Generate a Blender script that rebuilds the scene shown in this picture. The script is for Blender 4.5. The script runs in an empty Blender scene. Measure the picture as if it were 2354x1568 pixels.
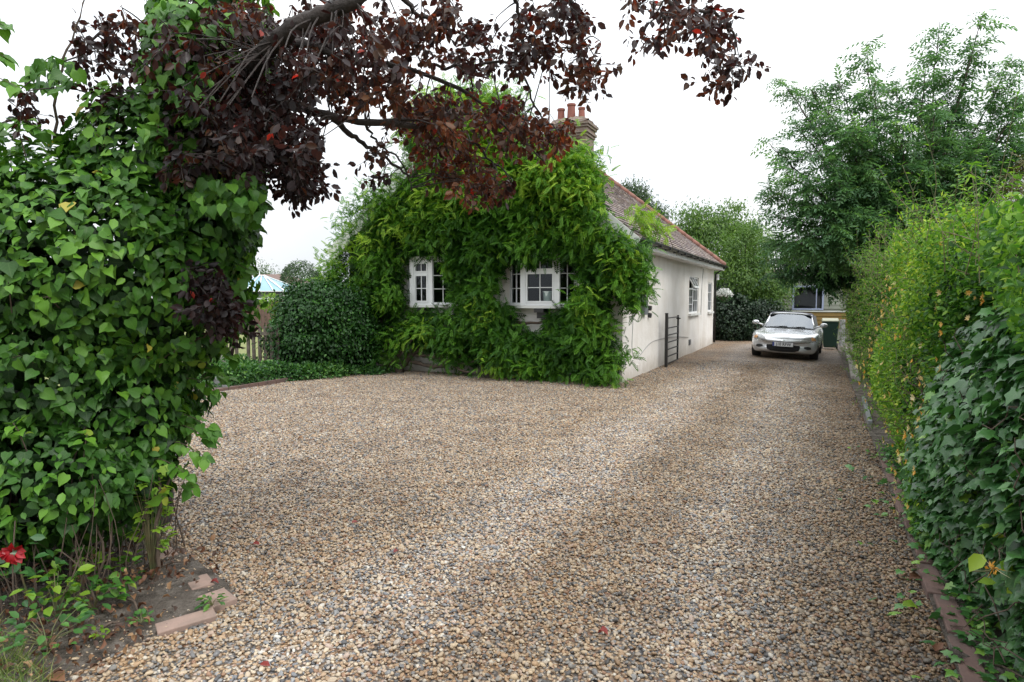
import bpy, bmesh, math, random
import numpy as np
from mathutils import Vector, Matrix
from mathutils.bvhtree import BVHTree
from mathutils.geometry import tessellate_polygon

R = math.radians
scn = bpy.context.scene
col = scn.collection
random.seed(7)
rng = np.random.default_rng(7)

# ------------------------------------------------------------------ camera
F = 1480.0 / 2354.0
PITCH = R(3.87)
CAMH = 1.65
cam_d = bpy.data.cameras.new("camera")
cam = bpy.data.objects.new("camera", cam_d)
col.objects.link(cam)
cam.location = (0, 0, CAMH)
cam.rotation_euler = (R(90) - PITCH, 0, 0)
cam_d.sensor_width = 36
cam_d.lens = 36 * F
cam_d.clip_start = 0.05
cam_d.clip_end = 3000
scn.camera = cam

# ------------------------------------------------------------------ world: bright overcast
world = bpy.data.worlds.new("World")
scn.world = world
world.use_nodes = True
nt = world.node_tree
nt.nodes.clear()
wo = nt.nodes.new("ShaderNodeOutputWorld")
bg = nt.nodes.new("ShaderNodeBackground")
sky = nt.nodes.new("ShaderNodeTexSky")
sky.sky_type = 'NISHITA'
sky.sun_disc = False
SUN_EL, SUN_AZ = R(52), R(122)
sky.sun_elevation = SUN_EL
sky.sun_rotation = SUN_AZ
sky.air_density = 1.0
sky.dust_density = 3.0
wtc = nt.nodes.new("ShaderNodeTexCoord")
wno = nt.nodes.new("ShaderNodeTexNoise")
wno.inputs["Scale"].default_value = 2.2
wno.inputs["Detail"].default_value = 5
wmr = nt.nodes.new("ShaderNodeMapRange")
wmr.inputs[1].default_value = 0.3; wmr.inputs[2].default_value = 0.7
wmr.inputs[3].default_value = 0.0; wmr.inputs[4].default_value = 1.0
wcl = nt.nodes.new("ShaderNodeMix"); wcl.data_type = 'RGBA'
wcl.inputs[6].default_value = (12.5, 13.3, 14.2, 1)
wcl.inputs[7].default_value = (16.5, 16.6, 16.6, 1)
wmx = nt.nodes.new("ShaderNodeMix"); wmx.data_type = 'RGBA'
wmx.inputs[0].default_value = 0.88                       # cloud cover over the clear-sky colour
nt.links.new(wtc.outputs["Generated"], wno.inputs["Vector"])
nt.links.new(wno.outputs["Fac"], wmr.inputs[0])
nt.links.new(wmr.outputs[0], wcl.inputs[0])
nt.links.new(sky.outputs[0], wmx.inputs[6])
nt.links.new(wcl.outputs[2], wmx.inputs[7])
# overcast skies are brightest overhead
wsx = nt.nodes.new("ShaderNodeSeparateXYZ"); nt.links.new(wtc.outputs["Generated"], wsx.inputs[0])
wgr = nt.nodes.new("ShaderNodeMapRange"); wgr.inputs[1].default_value = 0.0; wgr.inputs[2].default_value = 1.0
wgr.inputs[3].default_value = 0.60; wgr.inputs[4].default_value = 1.85
nt.links.new(wsx.outputs[2], wgr.inputs[0])
wml = nt.nodes.new("ShaderNodeVectorMath"); wml.operation = 'SCALE'
nt.links.new(wmx.outputs[2], wml.inputs[0]); nt.links.new(wgr.outputs[0], wml.inputs["Scale"])
nt.links.new(wml.outputs[0], bg.inputs[0])
bg.inputs[1].default_value = 0.09
nt.links.new(bg.outputs[0], wo.inputs[0])

sun_d = bpy.data.lights.new("sun", 'SUN')
sun_d.energy = 1.5
sun_d.angle = R(18)
sun_d.color = (1.0, 0.97, 0.92)
sun = bpy.data.objects.new("sun", sun_d)
col.objects.link(sun)
sun.rotation_euler = (R(90) - SUN_EL, 0, math.pi - SUN_AZ + 0)

scn.view_settings.view_transform = 'Standard'
scn.view_settings.look = 'None'
scn.view_settings.gamma = 1
scn.view_settings.exposure = 0.32
try:
    scn.cycles.max_bounces = 8
    scn.cycles.diffuse_bounces = 4
    scn.cycles.transparent_max_bounces = 12
except Exception:
    pass

# ------------------------------------------------------------------ helpers
CP, SP = math.cos(PITCH), math.sin(PITCH)
def ray(px, py):
    xr = (px - 1177) / 1480; yr = -(py - 784) / 1480
    return np.array([xr, CP + yr * SP, yr * CP - SP])
def at(px, py, Y):
    """survey point: what is seen at (px,py) of the 2354-wide print, standing at distance Y"""
    d = ray(px, py)
    return np.array([0, 0, CAMH]) + d * (Y / d[1])
def gp(px, py, z=0.0):
    d = ray(px, py)
    return np.array([0, 0, CAMH]) + d * ((z - CAMH) / d[2])

A = np.array([0.4308, 0.9025, 0.0]); B = np.array([-0.9025, 0.4308, 0.0])
HO = np.array([2.13, 12.40, 0.0])           # near corner of the cottage
HROT = math.atan2(A[1], A[0])
def tq(x, y):
    dx, dy = x - HO[0], y - HO[1]
    return dx * A[0] + dy * A[1], -(dx * B[0] + dy * B[1])
def sm(v):
    v = np.clip(v, 0, 1); return v * v * (3 - 2 * v)
def gz(x, y):
    t, q = tq(x, y)
    return -0.075 * sm((q - 1.2) / 2.4) * sm((t - 0.5) / 3.5)
def hw(t, s, z=0.0):                        # cottage coordinates -> world
    return HO + A * t + B * s + np.array([0, 0, z])

def tag(o, label=None, cat=None, group=None, kind=None):
    if label: o["label"] = label
    if cat: o["category"] = cat
    if group: o["group"] = group
    if kind: o["kind"] = kind
    return o
def empty(name, loc=(0, 0, 0), rz=0):
    o = bpy.data.objects.new(name, None)
    o.location = [float(v) for v in loc]; o.rotation_euler = (0, 0, rz)
    o.empty_display_size = 0.2
    col.objects.link(o)
    return o
def link(name, me, m=None, parent=None):
    o = bpy.data.objects.new(name, me)
    if m is not None: me.materials.append(m)
    col.objects.link(o)
    if parent is not None: o.parent = parent
    return o
def loc_of(parent):
    """world offset of a thing's Empty (for parts given in world coordinates)"""
    return np.array(parent.location) if parent is not None else np.zeros(3)

class MB:
    def __init__(s): s.v = []; s.f = []
    def add(s, vs, fs):
        n = len(s.v); s.v += [tuple(float(c) for c in v) for v in vs]; s.f += [tuple(i + n for i in f) for f in fs]
        return s
    def box(s, x0, x1, y0, y1, z0, z1):
        return s.add([(x0,y0,z0),(x1,y0,z0),(x1,y1,z0),(x0,y1,z0),(x0,y0,z1),(x1,y0,z1),(x1,y1,z1),(x0,y1,z1)],
                     [(0,3,2,1),(4,5,6,7),(0,1,5,4),(1,2,6,5),(2,3,7,6),(3,0,4,7)])
    def bar(s, p0, p1, w, h, up=(0, 0, 1)):
        p0 = np.array(p0, float); p1 = np.array(p1, float); d = p1 - p0; d /= np.linalg.norm(d)
        u = np.array(up, float); x = np.cross(d, u); x /= np.linalg.norm(x); u = np.cross(x, d)
        q = []
        for p in (p0, p1):
            for a, b in ((-1, -1), (1, -1), (1, 1), (-1, 1)):
                q.append(p + x * a * w / 2 + u * b * h / 2)
        return s.add(q, [(0,1,2,3),(7,6,5,4),(0,4,5,1),(1,5,6,2),(2,6,7,3),(3,7,4,0)])
    def tube(s, pts, rad, n=8, cap=True):
        pts = [np.array(p, float) for p in pts]
        if not hasattr(rad, '__len__'): rad = [rad] * len(pts)
        k = len(pts); vs = []; fs = []
        ref = np.array([0.31, 0.17, 0.93])
        for i, p in enumerate(pts):
            d = pts[min(i + 1, k - 1)] - pts[max(i - 1, 0)]; d = d / (np.linalg.norm(d) + 1e-9)
            x = np.cross(d, ref)
            if np.linalg.norm(x) < 0.2: x = np.cross(d, np.array([1.0, 0, 0]))
            x /= np.linalg.norm(x); y = np.cross(d, x)
            for j in range(n):
                a = 2 * math.pi * j / n
                vs.append(p + (x * math.cos(a) + y * math.sin(a)) * rad[i])
        for i in range(k - 1):
            for j in range(n):
                a, b = i * n + j, i * n + (j + 1) % n
                fs.append((a, b, b + n, a + n))
        if cap:
            fs.append(tuple(range(n - 1, -1, -1))); fs.append(tuple(range((k - 1) * n, k * n)))
        return s.add(vs, fs)
    def lathe(s, prof, c=(0, 0, 0), n=20):
        vs = []; fs = []
        for r, z in prof:
            for j in range(n):
                a = 2 * math.pi * j / n
                vs.append((c[0] + r * math.cos(a), c[1] + r * math.sin(a), c[2] + z))
        for i in range(len(prof) - 1):
            for j in range(n):
                a, b = i * n + j, i * n + (j + 1) % n
                fs.append((a, b, b + n, a + n))
        fs.append(tuple(range(n - 1, -1, -1))); fs.append(tuple(range((len(prof) - 1) * n, len(prof) * n)))
        return s.add(vs, fs)
    def quad(s, a, b, c, d): return s.add([a, b, c, d], [(0, 1, 2, 3)])
    def poly(s, ps): return s.add(ps, [tuple(range(len(ps)))])
    def mesh(s, name, smooth=False):
        me = bpy.data.meshes.new(name); me.from_pydata(s.v, [], s.f)
        if smooth: me.polygons.foreach_set("use_smooth", [True] * len(me.polygons))
        me.update(); return me
    def build(s, name, m=None, parent=None, smooth=False, bevel=0):
        o = link(name, s.mesh(name, smooth), m, parent)
        if bevel:
            b = o.modifiers.new("bevel", 'BEVEL'); b.width = bevel; b.segments = 2; b.limit_method = 'ANGLE'
        return o

# ------------------------------------------------------------------ materials
def newmat(name):
    m = bpy.data.materials.new(name); m.use_nodes = True
    t = m.node_tree; t.nodes.clear()
    out = t.nodes.new("ShaderNodeOutputMaterial"); p = t.nodes.new("ShaderNodeBsdfPrincipled")
    t.links.new(p.outputs[0], out.inputs[0])
    return m, t, p, out
def ramp(t, stops, interp='LINEAR'):
    r = t.nodes.new("ShaderNodeValToRGB"); r.color_ramp.interpolation = interp
    e = r.color_ramp.elements
    e[0].position = stops[0][0]; e[0].color = (*stops[0][1], 1)
    e[1].position = stops[-1][0]; e[1].color = (*stops[-1][1], 1)
    for p, c in stops[1:-1]:
        k = e.new(p); k.color = (*c, 1)
    return r
def noise(t, scale, detail=4, src="Object", vec=None, rough=0.55):
    n = t.nodes.new("ShaderNodeTexNoise"); n.inputs["Scale"].default_value = scale
    n.inputs["Detail"].default_value = detail; n.inputs["Roughness"].default_value = rough
    if vec is None:
        tc = t.nodes.new("ShaderNodeTexCoord"); vec = tc.outputs[src]
    t.links.new(vec, n.inputs["Vector"])
    return n
def qcoord(t, vec):
    d = t.nodes.new("ShaderNodeVectorMath"); d.operation = 'DOT_PRODUCT'; d.inputs[1].default_value = (0.9025, -0.4308, 0)
    t.links.new(vec, d.inputs[0]); return d.outputs["Value"]          # distance off the cottage side wall (+3.42)
def tracks(t, vec, c):
    """two trodden wheel tracks of greyer stone and a brown untrodden margin by the hedge"""
    q = qcoord(t, vec)
    n = noise(t, 0.7, 4, vec=vec)
    w = t.nodes.new("ShaderNodeMath"); w.operation = 'MULTIPLY_ADD'; w.inputs[1].default_value = 1.3; t.links.new(n.outputs["Fac"], w.inputs[0]); t.links.new(q, w.inputs[2])
    r = t.nodes.new("ShaderNodeMapRange"); r.inputs[1].default_value = -3.42 - 1.0 + .65; r.inputs[2].default_value = -3.42 + 4.2 + .65
    t.links.new(w.outputs[0], r.inputs[0])
    g = ramp(t, [(0.0, (.97, .96, .95)), (.34, (.98, .94, .88)), (.42, (1.16, 1.20, 1.26)), (.50, (1.12, 1.14, 1.18)), (.58, (.78, .73, .66)), (.66, (.84, .80, .74)), (.73, (1.12, 1.15, 1.19)), (.80, (1.0, 1.0, 1.0)), (.90, (.66, .60, .52)), (1, (.55, .48, .40))])
    t.links.new(r.outputs[0], g.inputs[0])
    return mixc(t, 1.0, c, g.outputs[0], 'MULTIPLY')
def mixc(t, fac, a, b, mode='MIX'):
    m = t.nodes.new("ShaderNodeMix"); m.data_type = 'RGBA'; m.blend_type = mode
    for i, v in ((0, fac), (6, a), (7, b)):
        if hasattr(v, "links"): t.links.new(v, m.inputs[i])
        elif isinstance(v, (int, float)): m.inputs[i].default_value = v
        else: m.inputs[i].default_value = (*v, 1)
    return m.outputs[2]
def bump(t, p, h, strength=0.4, dist=0.01):
    b = t.nodes.new("ShaderNodeBump"); b.inputs["Strength"].default_value = strength
    b.inputs["Distance"].default_value = dist
    t.links.new(h, b.inputs["Height"]); t.links.new(b.outputs[0], p.inputs["Normal"])
def plain(name, c1, c2=None, rough=0.6, scale=6, bscale=None, bstr=0.3, bdist=0.005, metal=0, spec=0.5, coat=0):
    m, t, p, o = newmat(name)
    p.inputs["Roughness"].default_value = rough; p.inputs["Metallic"].default_value = metal
    p.inputs["Specular IOR Level"].default_value = spec
    p.inputs["Coat Weight"].default_value = coat
    if c2 is None: c2 = tuple(v * 0.8 for v in c1)
    n = noise(t, scale, 6)
    r = ramp(t, [(0.3, c1), (0.7, c2)]); t.links.new(n.outputs["Fac"], r.inputs[0])
    t.links.new(r.outputs[0], p.inputs["Base Color"])
    if bscale:
        bn = noise(t, bscale, 5); bump(t, p, bn.outputs["Fac"], bstr, bdist)
    return m
def leafmat(name, stops, trans=0.35, rough=0.42, vein=0.0, tint=(1.15, 1.2, 0.7), spec=0.45):
    m, t, p, out = newmat(name)
    a = t.nodes.new("ShaderNodeAttribute"); a.attribute_name = "rnd"
    r = ramp(t, stops); t.links.new(a.outputs["Fac"], r.inputs[0])
    c = r.outputs[0]
    if vein:
        l = t.nodes.new("ShaderNodeAttribute"); l.attribute_name = "lc"
        sx = t.nodes.new("ShaderNodeSeparateXYZ"); t.links.new(l.outputs["Vector"], sx.inputs[0])
        ab = t.nodes.new("ShaderNodeMath"); ab.operation = 'ABSOLUTE'; t.links.new(sx.outputs[0], ab.inputs[0])
        # side veins: stripes along y - |x|
        s1 = t.nodes.new("ShaderNodeMath"); s1.operation = 'SUBTRACT'; t.links.new(sx.outputs[1], s1.inputs[0]); t.links.new(ab.outputs[0], s1.inputs[1])
        s2 = t.nodes.new("ShaderNodeMath"); s2.operation = 'PINGPONG'; s2.inputs[1].default_value = 0.1; t.links.new(s1.outputs[0], s2.inputs[0])
        mn = t.nodes.new("ShaderNodeMath"); mn.operation = 'MINIMUM'; t.links.new(ab.outputs[0], mn.inputs[0])
        mm = t.nodes.new("ShaderNodeMath"); mm.operation = 'ADD'; mm.inputs[1].default_value = 0.012; t.links.new(s2.outputs[0], mm.inputs[0]); t.links.new(mm.outputs[0], mn.inputs[1])
        mr = t.nodes.new("ShaderNodeMapRange"); mr.inputs[1].default_value = 0.0; mr.inputs[2].default_value = 0.035
        mr.inputs[3].default_value = vein; mr.inputs[4].default_value = 0.0
        t.links.new(mn.outputs[0], mr.inputs[0])
        c = mixc(t, mr.outputs[0], c, (0.30, 0.42, 0.16))
    n = noise(t, 7, 3); nr = t.nodes.new("ShaderNodeMapRange"); nr.inputs[3].default_value = 0.75; nr.inputs[4].default_value = 1.25
    t.links.new(n.outputs["Fac"], nr.inputs[0])
    hv = t.nodes.new("ShaderNodeHueSaturation"); t.links.new(c, hv.inputs["Color"]); t.links.new(nr.outputs[0], hv.inputs["Value"])
    c = hv.outputs[0]
    t.links.new(c, p.inputs["Base Color"])
    p.inputs["Roughness"].default_value = rough; p.inputs["Specular IOR Level"].default_value = spec
    tr = t.nodes.new("ShaderNodeBsdfTranslucent")
    c2 = mixc(t, 1.0, c, tint, 'MULTIPLY'); t.links.new(c2, tr.inputs[0])
    mx = t.nodes.new("ShaderNodeMixShader"); mx.inputs[0].default_value = trans
    t.links.new(p.outputs[0], mx.inputs[1]); t.links.new(tr.outputs[0], mx.inputs[2])
    t.links.new(mx.outputs[0], out.inputs[0])
    return m

M = {}
M['ivy'] = leafmat("ivy_leaf", [(0, (0.010, 0.035, 0.008)), (0.3, (0.022, 0.075, 0.010)), (0.65, (0.05, 0.15, 0.016)), (0.94, (0.12, 0.27, 0.026)), (1, (0.36, 0.32, 0.05))], 0.24, 0.46, 0.10, spec=0.3)
M['ivy_dark'] = leafmat("dark_ivy_leaf", [(0, (0.014, 0.05, 0.016)), (0.45, (0.04, 0.13, 0.035)), (0.85, (0.085, 0.23, 0.05)), (1, (0.20, 0.36, 0.05))], 0.24, 0.34, 0.12, spec=0.5)
M['plum'] = leafmat("plum_leaf", [(0, (0.014, 0.010, 0.011)), (0.4, (0.034, 0.019, 0.019)), (0.62, (0.06, 0.036, 0.020)), (0.8, (0.11, 0.048, 0.026)), (0.95, (0.16, 0.078, 0.03)), (1, (0.30, 0.035, 0.02))], 0.4, 0.40, 0.0, tint=(1.9, 0.7, 0.55), spec=0.35)
M['wist'] = leafmat("wisteria_leaf", [(0, (0.014, 0.05, 0.007)), (0.4, (0.038, 0.125, 0.012)), (0.75, (0.11, 0.27, 0.02)), (1, (0.30, 0.46, 0.045))], 0.36, 0.5, spec=.3)
M['ash'] = leafmat("ash_leaf", [(0, (0.035, 0.09, 0.042)), (0.5, (0.085, 0.19, 0.08)), (0.9, (0.17, 0.32, 0.10)), (1, (0.30, 0.43, 0.11))], 0.48, 0.45)
M['honey'] = leafmat("honeysuckle_leaf", [(0, (0.015, 0.055, 0.010)), (0.35, (0.045, 0.14, 0.018)), (0.65, (0.13, 0.28, 0.03)), (0.85, (0.26, 0.42, 0.045)), (1, (0.44, 0.52, 0.07))], 0.4, 0.5, spec=.3)
M['shrub'] = leafmat("shrub_leaf", [(0, (0.008, 0.032, 0.007)), (0.6, (0.024, 0.085, 0.014)), (1, (0.075, 0.20, 0.03))], 0.2, 0.42, spec=.3)
M['far'] = leafmat("far_leaf", [(0, (0.045, 0.10, 0.02)), (0.5, (0.10, 0.20, 0.035)), (1, (0.20, 0.30, 0.06))], 0.4, 0.5)
M['fardark'] = leafmat("far_dark_leaf", [(0, (0.015, 0.04, 0.015)), (0.5, (0.04, 0.085, 0.025)), (1, (0.08, 0.14, 0.04))], 0.3, 0.5)
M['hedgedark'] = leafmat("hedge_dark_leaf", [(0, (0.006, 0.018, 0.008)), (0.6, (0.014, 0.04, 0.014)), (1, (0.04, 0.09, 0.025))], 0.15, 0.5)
M['lime'] = leafmat("lime_leaf", [(0, (0.10, 0.22, 0.02)), (1, (0.26, 0.42, 0.04))], 0.45, 0.5)
M['cover'] = leafmat("cover_leaf", [(0, (0.02, 0.07, 0.02)), (0.6, (0.06, 0.17, 0.035)), (1, (0.14, 0.28, 0.05))], 0.35, 0.45)
M['dead'] = leafmat("dead_leaf", [(0, (0.05, 0.025, 0.015)), (0.6, (0.16, 0.07, 0.035)), (1, (0.32, 0.20, 0.10))], 0.2, 0.6, tint=(1, 0.7, 0.5))
M['redleaf'] = leafmat("red_leaf", [(0, (0.12, 0.015, 0.015)), (1, (0.24, 0.04, 0.03))], 0.25, 0.5, tint=(1, 0.5, 0.5))
M['grassb'] = leafmat("grass_blade", [(0, (0.06, 0.12, 0.02)), (0.6, (0.14, 0.20, 0.05)), (1, (0.35, 0.32, 0.14))], 0.35, 0.5)
M['flower'] = leafmat("honeysuckle_petal", [(0, (0.80, 0.42, 0.07)), (0.55, (0.80, 0.58, 0.18)), (1, (0.82, 0.76, 0.5))], 0.4, 0.5, tint=(1, .9, .7))
M['white_petal'] = leafmat("white_petal", [(0, (0.7, 0.72, 0.68)), (1, (0.82, 0.82, 0.8))], 0.3, 0.5, tint=(1, 1, 1))
M['rose'] = leafmat("rose_petal", [(0, (0.22, 0.003, 0.008)), (1, (0.36, 0.006, 0.012))], 0.25, 0.4, tint=(1, .3, .3))
M['bark'] = plain("bark", (0.10, 0.075, 0.06), (0.045, 0.035, 0.03), 0.9, 9, 45, 0.9, 0.01)
M['bark_plum'] = plain("plum_bark", (0.055, 0.042, 0.038), (0.02, 0.016, 0.014), 0.85, 14, 60, 0.9, 0.012)
M['twig'] = plain("twig", (0.12, 0.085, 0.062), (0.055, 0.04, 0.03), 0.85, 20)
M['green_twig'] = plain("green_twig", (0.10, 0.14, 0.05), (0.14, 0.09, 0.05), 0.7, 20)
M['white_pvc'] = plain("white_upvc", (0.78, 0.79, 0.80), (0.72, 0.73, 0.74), 0.35, 2)
M['white_paint'] = plain("white_paint", (0.72, 0.72, 0.70), (0.6, 0.6, 0.57), 0.55, 3)
M['black_plastic'] = plain("black_plastic", (0.012, 0.012, 0.013), (0.02, 0.02, 0.02), 0.4, 4)
M['black_iron'] = plain("black_iron", (0.010, 0.010, 0.011), (0.022, 0.02, 0.018), 0.5, 30)
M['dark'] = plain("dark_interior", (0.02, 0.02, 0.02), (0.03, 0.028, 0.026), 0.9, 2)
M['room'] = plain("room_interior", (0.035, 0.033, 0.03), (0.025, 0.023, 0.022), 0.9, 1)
M['terracotta'] = plain("terracotta", (0.28, 0.095, 0.07), (0.19, 0.07, 0.055), 0.8, 5, 40, 0.3, 0.004)
M['ridge'] = plain("ridge_tile_clay", (0.29, 0.125, 0.09), (0.20, 0.11, 0.09), 0.85, 3, 30, 0.3, 0.004)
M['old_wood'] = plain("weathered_wood", (0.17, 0.14, 0.115), (0.06, 0.045, 0.035), 0.85, 7, 40, 0.5, 0.004)
M['grey_wood'] = plain("grey_board", (0.36, 0.34, 0.31), (0.24, 0.22, 0.19), 0.85, 6, 40, 0.4, 0.004)
M['brick_red'] = plain("edging_brick", (0.16, 0.095, 0.078), (0.10, 0.07, 0.06), 0.9, 8, 70, 0.6, 0.004)
M['brick_pink'] = plain("pink_paver", (0.31, 0.215, 0.175), (0.22, 0.16, 0.13), 0.9, 10, 90, 0.6, 0.003)
M['brown_fence'] = plain("brown_fence_wood", (0.16, 0.095, 0.075), (0.09, 0.06, 0.05), 0.9, 5)
M['bin_green'] = plain("bin_green", (0.008, 0.030, 0.021), (0.010, 0.036, 0.026), 0.5, 2)
M['concrete'] = plain("concrete", (0.33, 0.33, 0.33), (0.24, 0.24, 0.24), 0.85, 6, 60, 0.4, 0.004)
M['tin'] = plain("galvanised", (0.3, 0.31, 0.32), (0.22, 0.23, 0.24), 0.5, 8, metal=0.6)
M['meter'] = plain("meter_box", (0.16, 0.17, 0.18), (0.10, 0.11, 0.12), 0.4, 4)
M['pot'] = plain("pale_pot", (0.55, 0.62, 0.60), (0.5, 0.56, 0.55), 0.4, 4)

def glass(name, tintc=(0.9, 0.95, 0.95), gloss=(0.9, 0.95, 1.0), base=0.06):
    m, t, p, out = newmat(name)
    t.nodes.remove(p)
    tr = t.nodes.new("ShaderNodeBsdfTransparent"); tr.inputs[0].default_value = (*tintc, 1)
    gl = t.nodes.new("ShaderNodeBsdfGlossy"); gl.inputs[0].default_value = (*gloss, 1); gl.inputs["Roughness"].default_value = 0.02
    fr = t.nodes.new("ShaderNodeFresnel"); fr.inputs[0].default_value = 1.5
    mr = t.nodes.new("ShaderNodeMapRange"); mr.inputs[3].default_value = base; mr.inputs[4].default_value = 1.0
    t.links.new(fr.outputs[0], mr.inputs[0])
    mx = t.nodes.new("ShaderNodeMixShader"); t.links.new(mr.outputs[0], mx.inputs[0])
    t.links.new(tr.outputs[0], mx.inputs[1]); t.links.new(gl.outputs[0], mx.inputs[2])
    t.links.new(mx.outputs[0], out.inputs[0])
    return m
M['glass'] = glass("window_glass", (0.72, 0.78, 0.76), base=0.0)
M['screen_glass'] = glass("windscreen_glass", (0.55, 0.62, 0.62), base=0.16)

def render_wall():
    m, t, p, o = newmat("white_render")
    tc = t.nodes.new("ShaderNodeTexCoord")
    mp = t.nodes.new("ShaderNodeMapping"); mp.inputs["Scale"].default_value = (1.6, 1.6, 0.5)
    t.links.new(tc.outputs["Object"], mp.inputs[0])
    n1 = noise(t, 1.6, 6, vec=mp.outputs[0]); n2 = noise(t, 1.1, 5, vec=tc.outputs["Object"])
    r1 = ramp(t, [(0.3, (0.72, 0.69, 0.65)), (0.62, (0.80, 0.775, 0.745)), (0.8, (0.83, 0.81, 0.785))])
    t.links.new(n1.outputs["Fac"], r1.inputs[0])
    r2 = ramp(t, [(0.35, (0.9, 0.88, 0.85)), (0.6, (1, 1, 1))]); t.links.new(n2.outputs["Fac"], r2.inputs[0])
    c = mixc(t, 1.0, r1.outputs[0], r2.outputs[0], 'MULTIPLY')
    # splash dirt low on the wall
    sx = t.nodes.new("ShaderNodeSeparateXYZ"); t.links.new(tc.outputs["Object"], sx.inputs[0])
    n3 = noise(t, 5, 6, vec=tc.outputs["Object"])
    ad = t.nodes.new("ShaderNodeMath"); ad.operation = 'MULTIPLY_ADD'; t.links.new(n3.outputs["Fac"], ad.inputs[0]); ad.inputs[1].default_value = -0.5
    t.links.new(sx.outputs[2], ad.inputs[2])
    mr = t.nodes.new("ShaderNodeMapRange"); mr.inputs[1].default_value = -0.25; mr.inputs[2].default_value = 0.12; mr.inputs[3].default_value = 0.55; mr.inputs[4].default_value = 0
    t.links.new(ad.outputs[0], mr.inputs[0])
    c = mixc(t, mr.outputs[0], c, (0.36, 0.31, 0.25))
    t.links.new(c, p.inputs["Base Color"]); p.inputs["Roughness"].default_value = 0.9
    bn = noise(t, 55, 5, vec=tc.outputs["Object"]); bn2 = noise(t, 6, 3, vec=tc.outputs["Object"])
    a2 = t.nodes.new("ShaderNodeMath"); a2.operation = 'MULTIPLY_ADD'; t.links.new(bn2.outputs["Fac"], a2.inputs[0]); a2.inputs[1].default_value = 2.0
    t.links.new(bn.outputs["Fac"], a2.inputs[2])
    bump(t, p, a2.outputs[0], 0.55, 0.012)
    return m
M['render'] = render_wall()

def roof_mat():
    m, t, p, o = newmat("roof_tiles")
    tc = t.nodes.new("ShaderNodeTexCoord")
    v = t.nodes.new("ShaderNodeTexVoronoi"); v.inputs["Scale"].default_value = 1.0
    mp = t.nodes.new("ShaderNodeMapping"); mp.inputs["Scale"].default_value = (5.5, 7.5, 8.5)
    t.links.new(tc.outputs["Object"], mp.inputs[0]); t.links.new(mp.outputs[0], v.inputs["Vector"])
    s = t.nodes.new("ShaderNodeSeparateColor"); t.links.new(v.outputs["Color"], s.inputs[0])
    r = ramp(t, [(0, (0.14, 0.115, 0.12)), (0.4, (0.20, 0.16, 0.16)), (0.75, (0.26, 0.20, 0.19)), (1, (0.34, 0.31, 0.28))])
    t.links.new(s.outputs[0], r.inputs[0])
    n = noise(t, 2.5, 8, vec=tc.outputs["Object"]); r2 = ramp(t, [(0.45, (1, 1, 1)), (0.62, (1.0, 0.98, 0.82)), (0.7, (0.75, 0.8, 0.7))]); t.links.new(n.outputs["Fac"], r2.inputs[0])
    c = mixc(t, 1.0, r.outputs[0], r2.outputs[0], 'MULTIPLY')
    t.links.new(c, p.inputs["Base Color"]); p.inputs["Roughness"].default_value = 0.85
    bn = noise(t, 30, 5, vec=tc.outputs["Object"]); bump(t, p, bn.outputs["Fac"], 0.5, 0.008)
    return m
M['roof'] = roof_mat()

def chimney_mat():
    m, t, p, o = newmat("old_chimney_brick")
    tc = t.nodes.new("ShaderNodeTexCoord")
    sx = t.nodes.new("ShaderNodeSeparateXYZ"); t.links.new(tc.outputs["Object"], sx.inputs[0])
    ad = t.nodes.new("ShaderNodeMath"); ad.operation = 'ADD'; t.links.new(sx.outputs[0], ad.inputs[0]); t.links.new(sx.outputs[1], ad.inputs[1])
    cx = t.nodes.new("ShaderNodeCombineXYZ"); t.links.new(ad.outputs[0], cx.inputs[0]); t.links.new(sx.outputs[2], cx.inputs[1])
    b = t.nodes.new("ShaderNodeTexBrick"); b.inputs["Scale"].default_value = 1.0
    b.inputs["Brick Width"].default_value = 0.225; b.inputs["Row Height"].default_value = 0.075; b.inputs["Mortar Size"].default_value = 0.008
    b.inputs["Color1"].default_value = (0.21, 0.145, 0.115, 1); b.inputs["Color2"].default_value = (0.13, 0.095, 0.08, 1); b.inputs["Mortar"].default_value = (0.22, 0.20, 0.17, 1)
    t.links.new(cx.outputs[0], b.inputs["Vector"])
    n = noise(t, 5, 7, vec=tc.outputs["Object"]); r = ramp(t, [(0.5, (0, 0, 0)), (0.62, (1, 1, 1))]); t.links.new(n.outputs["Fac"], r.inputs[0])
    c = mixc(t, r.outputs[0], b.outputs["Color"], (0.19, 0.17, 0.10))
    t.links.new(c, p.inputs["Base Color"]); p.inputs["Roughness"].default_value = 0.95
    bn = noise(t, 25, 6, vec=tc.outputs["Object"]); bump(t, p, bn.outputs["Fac"], 0.8, 0.015)
    return m
M['chimney'] = chimney_mat()

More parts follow.
